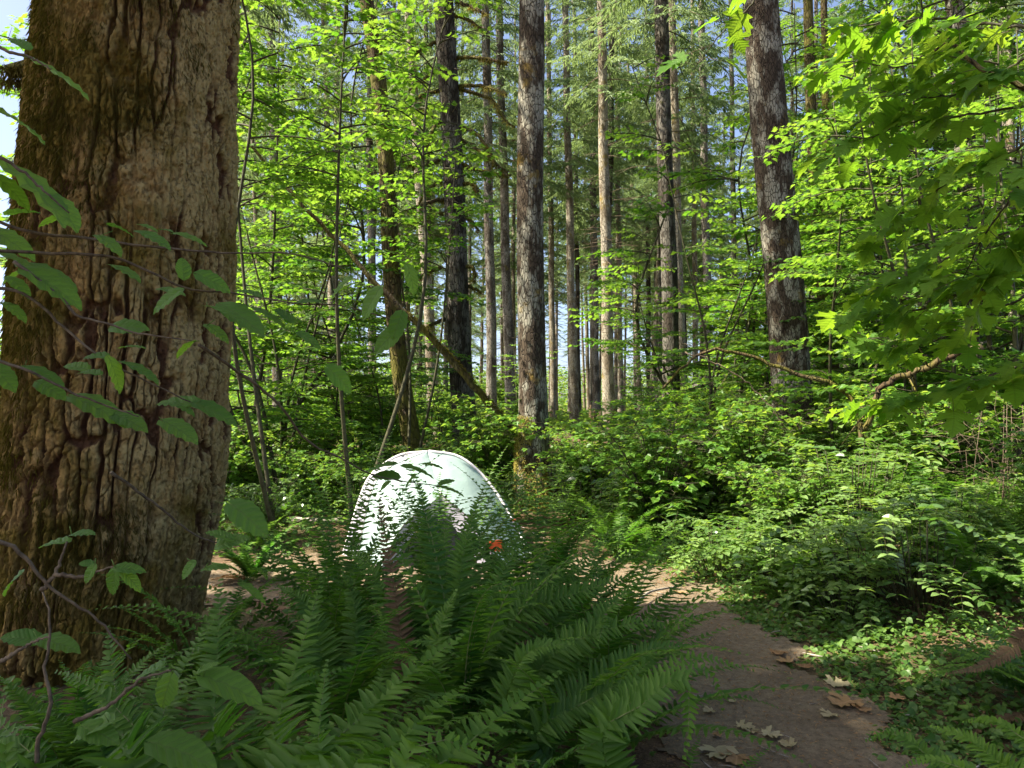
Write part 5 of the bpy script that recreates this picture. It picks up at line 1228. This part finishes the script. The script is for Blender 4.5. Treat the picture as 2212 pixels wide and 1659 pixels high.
HZ2 = [(850, 1003, 762, 1014, .6), (872, 1008, 950, 1020, .6), (897, 1028, 868, 1052, 1), (860, 1030, 800, 1020, .6), (945, 1052, 1010, 1060, .6), (950, 1046, 985, 1030, .5), (905, 1003, 965, 1000, .5), (840, 1042, 815, 1058, .9)]
HZ3 = [(145, 1170, 68, 1168, .9), (155, 1155, 215, 1140, .6), (250, 1228, 315, 1225, .8), (250, 1232, 232, 1292, 1), (262, 1234, 315, 1274, 1), (205, 1222, 178, 1258, 1), (200, 1218, 168, 1213, .8), (83, 1383, 3, 1366, .8), (83, 1381, 187, 1392, .8),
       (370, 1460, 345, 1535, 1), (350, 1440, 262, 1462, 1), (440, 1462, 585, 1500, 1), (430, 1450, 470, 1425, .8), (520, 1262, 588, 1296, .9), (235, 1560, 118, 1590, 1), (180, 1570, 270, 1600, 1), (330, 1605, 485, 1640, 1), (70, 1630, -30, 1600, 1), (500, 1165, 440, 1135, .8), (470, 1180, 540, 1150, .8), (45, 1240, -20, 1290, 1), (500, 1090, 590, 1155, .8), (440, 1230, 500, 1215, .7), (420, 1215, 385, 1250, .7)]
TW = [([(-60, 455), (60, 500), (170, 513), (350, 535), (470, 545), (640, 550), (745, 580)], 2.0, 2.3), ([(-60, 540), (60, 545), (227, 553), (320, 583), (400, 623), (500, 633), (640, 655), (737, 660), (850, 690)], 2.0, 2.4), ([(30, 565), (123, 636), (167, 680), (233, 700), (300, 720), (415, 736)], 1.95, 2.0),
      ([(430, 745), (500, 793), (600, 870), (663, 953), (737, 990), (820, 1030), (950, 1050)], 2.1, 3.0), ([(-40, 620), (60, 640), (200, 760), (330, 830), (430, 875)], 1.95, 2.1), ([(-40, 770), (60, 800), (160, 850), (300, 900)], 1.9, 2.0), ([(-30, 90), (30, 115), (62, 122), (110, 150)], 1.7, 1.7), ([(-40, 330), (20, 350), (110, 425), (150, 460)], 1.7, 1.75),
      ([(-20, 1160), (40, 1190), (110, 1270), (200, 1330), (283, 1423)], 1.6, 1.7), ([(78, 1660), (84, 1600), (110, 1520), (97, 1450), (108, 1370), (100, 1300), (90, 1275)], 1.6, 1.65), ([(90, 1275), (118, 1240), (145, 1170)], 1.65, 1.65), ([(118, 1240), (180, 1245), (230, 1228), (255, 1228)], 1.65, 1.62), ([(0, 1430), (50, 1400), (83, 1382), (110, 1375)], 1.6, 1.6), ([(160, 1560), (240, 1520), (300, 1470), (370, 1450)], 1.55, 1.6),
      ([(240, 1020), (330, 1085), (430, 1160), (520, 1180)], 2.2, 2.6)]
def hazel():
    org = np.array([-2.0, 1.9, gz(-2.0, 1.9)]); root = tag(empty('hazel_shrub', org), 'hazel shrub with toothed oval leaves on thin twigs crossing in front of the huge fir', 'shrub')
    rg = np.random.default_rng(12); W = MB()
    for P, d0, d1 in TW:
        n = len(P); C, ln = spline([at(x, y, d0 + (d1 - d0) * i / (n - 1)) - org for i, (x, y) in enumerate(P)], 26); C[1:-1] += rg.normal(0, .0012, (24, 3)); W.tube(C, np.linspace(.0050, .0018, 26), 6)
        if P[0][0] < 0 and P[0][1] < 1000:
            s = C[0]; W.tube(spline([np.array([rg.normal(0, .08), rg.normal(0, .08), 0]), s * [.55, .7, .5], s * [.9, .95, .92], s], 16)[0], np.linspace(.014, .0062, 16), 7)
    W.build('twigs', M['twig'], root)
    Lf = MB()
    for lst, d0, d1 in ((HZ, 1.95, 2.2), (HZ2, 2.9, 3.0), (HZ3, 1.58, 1.7)):
        for x0, y0, x1, y1, wf in lst:
            d = rg.uniform(d0, d1) + (.15 if x0 > 500 and lst is HZ else 0); px_leaf(Lf, T_HAZEL, (x0, y0), (x1, y1), d, wf * .7, rg)
            a = at(x0, y0, d); W2 = a + np.array([rg.normal(0, .012), .01, rg.uniform(-.012, .02)]); Lf.tube([W2 - 0, a], [.0012, .001], 4, 0, .9)
    # thinner cloud of leaves behind the hand-placed ones
    for k in range(14):
        x = rg.uniform(-20, 800); y = 470 + rg.random() * 330 + (x - 200) * .12; ang = rg.uniform(-.5, 1.0) + (math.pi if rg.random() < .3 else 0); l_ = rg.uniform(45, 85)
        px_leaf(Lf, T_HAZEL, (x, y), (x + l_ * math.cos(ang), y + l_ * math.sin(ang)), rg.uniform(2.2, 2.9), rg.uniform(.3, .6), rg)
    V = Lf.V; 
    for i in range(len(V)): V[i] = V[i] - org
    Lf.build('foliage', M['hazel'], root)
hazel()

# ---------------------------------------------------------------- bigleaf maple whose branches hang in from the right
BR = [([(2420, 330), (2250, 210), (2118, 147), (2052, 92), (2005, 127), (1995, 170)], 2.6, 3.0, .016, 1), ([(2400, 190), (2212, 315), (2142, 283 + 60), (2085, 370), (2008, 417), (1975, 473), (1900, 505)], 2.6, 3.3, .008, 0),
      ([(2400, 300), (2212, 393), (2188, 423), (2132, 500), (2105, 547), (2080, 600)], 2.5, 2.9, .007, 0), ([(2420, 450), (2212, 563), (2108, 620), (2022, 653), (1975, 670), (1842, 683)], 2.7, 3.6, .013, 1), ([(2052, 92), (1992, 130), (1925, 145), (1852, 133), (1790, 140)], 3.0, 3.4, .005, 0),
      ([(2400, 40), (2250, 60), (2120, 50), (1980, 40), (1830, 60)], 2.6, 3.2, .009, 0), ([(2420, 700), (2300, 760), (2130, 815), (1980, 860), (1850, 880)], 2.9, 3.9, .007, 0), ([(2212, 230), (2080, 250), (1950, 270), (1820, 330)], 2.8, 3.3, .006, 0), ([(2250, 480), (2120, 520), (1990, 590), (1880, 630)], 2.9, 3.4, .006, 0),
      ([(1700, -90), (1632, 0), (1568, 60), (1522, 120), (1500, 150)], 3.4, 3.7, .006, 0), ([(2212, 640), (2100, 700), (2000, 740), (1900, 730)], 3.2, 3.8, .006, 0), ([(2230, 110), (2130, 180), (2020, 210), (1900, 200)], 2.7, 3.1, .006, 0)]
def bigleaf():
    org = np.array([3.6, 2.6, gz(3.6, 2.6)]); root = tag(empty('maple_tree', org), 'bigleaf maple reaching in from beyond the right edge with large dark hanging leaves', 'tree')
    W = MB(); Cc = []; rg = np.random.default_rng(31); top = np.array([3.35, 2.7, 6.5]) - org; S, _ = spline([np.zeros(3), np.array([.1, .05, 2.0]), top * [.7, 1, .7], top], 26)
    W.tube(S, np.linspace(.16, .07, 26), 12); W.build('trunk', M['mossbark'], root)
    Lf = MB()
    for P, d0, d1, r, thick in BR:
        d0 *= 1.12; d1 *= 1.15
        n = len(P); pts = [at(x, y, d0 + (d1 - d0) * i / (n - 1)) - org for i, (x, y) in enumerate(P)]; C, ln = spline(pts, 30); C[1:-1] += rg.normal(0, .004, (28, 3)); mb = MB(); mb.tube(C, np.linspace(r, r * .3, 30), 7)
        if P[0][0] > 2215 or P[0][1] < 0:
            z = np.clip(C[0][2] * .9, .6, 6); q = np.array([np.interp(z, S[:, 2], S[:, 0]), np.interp(z, S[:, 2], S[:, 1]), z]) if P[0][1] >= 0 else S[-1]
            mb.tube(spline([q, (q + C[0]) / 2 + [0, 0, .12], C[0]], 10)[0], np.linspace(r * 2, r, 10), 7)
        mb.build('branch', M['mossbark'] if thick else M['darkstem'], root)
        m_ = int(ln / .036)
        if P[0][0] == 1700: m_ = 7
        for j in range(m_):
            g = .22 + .78 * (j + rg.random()) / m_; k = g * 29; i0 = int(min(k, 28)); p = C[i0] * (1 - k + i0) + C[i0 + 1] * (k - i0); T = unit(C[i0 + 1] - C[i0])
            lat = unit(np.cross(T, [0, 0, 1])) * (1 if j % 2 else -1); d = unit(T * rg.uniform(.1, .9) + lat * rg.uniform(.2, 1) + np.array([0, 0, rg.uniform(-.5, .1)]) + np.array([-.35, -.25, 0]))
            pl = rg.uniform(.06, .16); q = p + d * pl + [0, 0, .015]; mb2 = None
            Lf.tube([p, q], [.0016, .0012], 4, 1, .5)
            d2 = unit(d * np.array([1, 1, .3]) + np.array([0, 0, rg.uniform(-.55, -.15)]))
            s = rg.uniform(.085, .17) * (.85 if P[0][0] != 1700 else .95); Lf.scatter(T_BIG, q[None], d2[None], np.array([[0, 0, 1.0]]) + rg.normal(0, .28, (1, 3)), s, [rg.random()])
    Lf.build('foliage', [M['bigleaf'], M['twig']], root)
bigleaf()
def lichen_branch(P, d0, d1, r0, r1, label, mat='mossbark', side=6, name='dead_branch'):
    n = len(P); pts = [at(x, y, d0 + (d1 - d0) * i / (n - 1)) for i, (x, y) in enumerate(P)]; lo = min(pts, key=lambda p: p[2]); org = np.array([lo[0], lo[1], lo[2]]); C, ln = spline([p - org for p in pts], 30); rg = np.random.default_rng(int(P[0][0])); C[1:-1] += rg.normal(0, .01, (28, 3))
    mb = MB(); mb.tube(C, np.linspace(r0, r1, 30), 8)
    for j in range(side):
        p = C[rg.integers(4, 27)]; dd = unit(rg.normal(0, 1, 3) + [0, 0, -.2]); mb.tube([p, p + dd * .18, p + dd * .4 + [0, 0, -.05]], [r0 * .3, r0 * .2, r0 * .08], 4)
    o = mb.build(name, M[mat], None, tuple(org)); tag(o, label, 'branch'); return o
lichen_branch([(1430, 840), (1480, 790), (1532, 756), (1625, 771), (1675, 790), (1758, 820), (1808, 835), (1850, 880), (1860, 960)], 9.4, 8.8, .014, .03, 'arching lichened dead branch crossing in front of the stout blotched tree', 'mossbark')
lichen_branch([(2120, 750), (2055, 770), (2008, 790), (1975, 803), (1902, 843), (1870, 930)], 6.2, 6.6, .03, .022, 'dark mossy fallen branch slanting through the right thicket')
lichen_branch([(1480, 760), (1560, 790), (1640, 850), (1700, 930)], 8.6, 8.4, .008, .006, 'thin bare twig below the arching branch', 'twig', 4)
# fallen log in the right thicket
def log_(a, b, r, label, mat):
    a, b = np.array(a), np.array(b); mb = MB(); C, _ = spline([a * 0, (b - a) * .5 + [0, .03, .02], b - a], 20); mb.tube(C, np.linspace(r, r * .8, 20) * (1 + .08 * np.sin(np.arange(20) * 1.7)), 16)
    o = mb.build('fallen_log', M[mat], None, tuple(a)); tag(o, label, 'log'); return o
A_ = ground_at(1890, 960); B_ = at(1985, 925, A_[1] - .4)
log_((pxX(1885, 12.5), 12.5, gz(pxX(1885, 12.5), 12.5) + .55), (pxX(2000, 11.2), 11.2, gz(pxX(2000, 11.2), 11.2) + .12), .12, 'mossy yellow-green fallen log in the shaded right thicket', 'mossbark')
log_((pxX(1890, 8.6), 8.6, gz(pxX(1890, 8.6), 8.6) + .12), (pxX(2120, 8.9), 8.9, gz(pxX(2120, 8.9), 8.9) + .1), .11, 'greyish rotten log under the ferns of the right thicket', 'greystick')
log_((pxX(1465, 18.5), 18.5, gz(pxX(1465, 18.5), 18.5) + .2), (pxX(1230, 21), 21, gz(pxX(1230, 21), 21) + .1), .10, 'dark fallen log among ferns right of the dark shaded fir', 'mossbark')
# tangle of dead twigs at the right edge
rg = np.random.default_rng(17); org = np.array([pxX(2185, 6.6), 6.6, gz(pxX(2185, 6.6), 6.6)]); mb = MB()
for i in range(90):
    p = np.array([rg.uniform(-.45, .45), rg.uniform(-.4, .4), rg.uniform(.05, .9)]); d = unit(rg.normal(0, 1, 3)) * rg.uniform(.15, .45); mb.tube([p - d, p + rg.normal(0, .06, 3), p + d], [.0015, .0022, .001], 4)
for i in range(8):
    x, y = rg.uniform(-.4, .4, 2); mb.tube([[x, y, 0], [x * .8, y, .5], [x * .6, y * .8, 1.0]], [.005, .004, .002], 5)
o = mb.build('dead_brush', M['twig'], None, tuple(org)); tag(o, 'tangle of dry pinkish twigs at the right edge of the thicket', 'brush')

# ---------------------------------------------------------------- unseen trees added beside and behind the viewer to shade the foreground
def shade_tree(base, spots, label, seed, leaf=.24, nl=900, rad=1.5):
    """spots: (ground x, ground y, height): crowns whose shadow falls at that ground point"""
    rg = np.random.default_rng(seed); org = np.array([base[0], base[1], gz(*base)]); root = tag(empty('maple_tree', org), label, 'tree')
    hs = max(s[2] for s in spots); mb = MB(); mb.tube(spline([[0, 0, -.1], [.1, .1, hs * .5], [0, 0, hs + 1]], 20)[0], np.linspace(.24, .08, 20), 14); mb.build('trunk', M['mossbark'], root)
    Lf = MB(); W = MB()
    for gx, gy, z in spots:
        c = np.array([gx + SX * KSH * z, gy + SY * KSH * z, z]) - org; W.tube(spline([[0, 0, z * .6], (c + [0, 0, z * .6]) / 2 * [1, 1, 1.02], c], 10)[0], np.linspace(.09, .02, 10), 6)
        n = nl; u = unit(rg.normal(0, 1, (n, 3))) * (rg.random((n, 1)) ** .45) * np.array([rad, rad, rad * .6]); ph = vnoise(u * 1.6 + gx, seed); k = ph > -.14; u = u[k]; n = len(u)
        a = rg.uniform(0, 6.28, n); Lf.scatter(T_BIG, c + u, np.stack([np.cos(a), np.sin(a), rg.uniform(-.5, 0, n)], -1), np.array([0, 0, 1.]) + rg.normal(0, .3, (n, 3)), leaf * rg.uniform(.6, 1.2, n), rg.random(n))
    W.build('limbs', M['mossbark'], root); Lf.build('foliage', M['bigleaf'], root)
SH = [[(-3.9, 4.6, 9), (-2.6, 4.5, 10), (-1.5, 4.0, 8.5), (-4.6, 2.6, 9), (-3.0, 2.4, 8), (-2.0, 2.0, 10), (-1.3, 4.8, 10.5), (-2.8, 5.3, 11)],
      [(-.4, 2.6, 8.5), (-.3, 3.8, 9.5), (.8, 3.1, 8.5), (0, 1.3, 8.5), (1.6, 2.2, 9), (1.2, 1.0, 10), (.2, 4.2, 10.5)],
      [(2.2, 3.1, 9), (2.9, 2.0, 8.5), (3.3, 3.0, 10), (2.6, .9, 9)]]
for i, (b_, lb) in enumerate([((-9.5, .2), 'tall maple standing off to the left of the view, shading the huge fir'), ((-7.5, -2.8), 'tall maple behind the viewer at the left, shading the front ferns'), ((-2.5, -3.2), 'tall maple behind the viewer, shading the near path')]):
    shade_tree(b_, SH[i], lb, 600 + i)
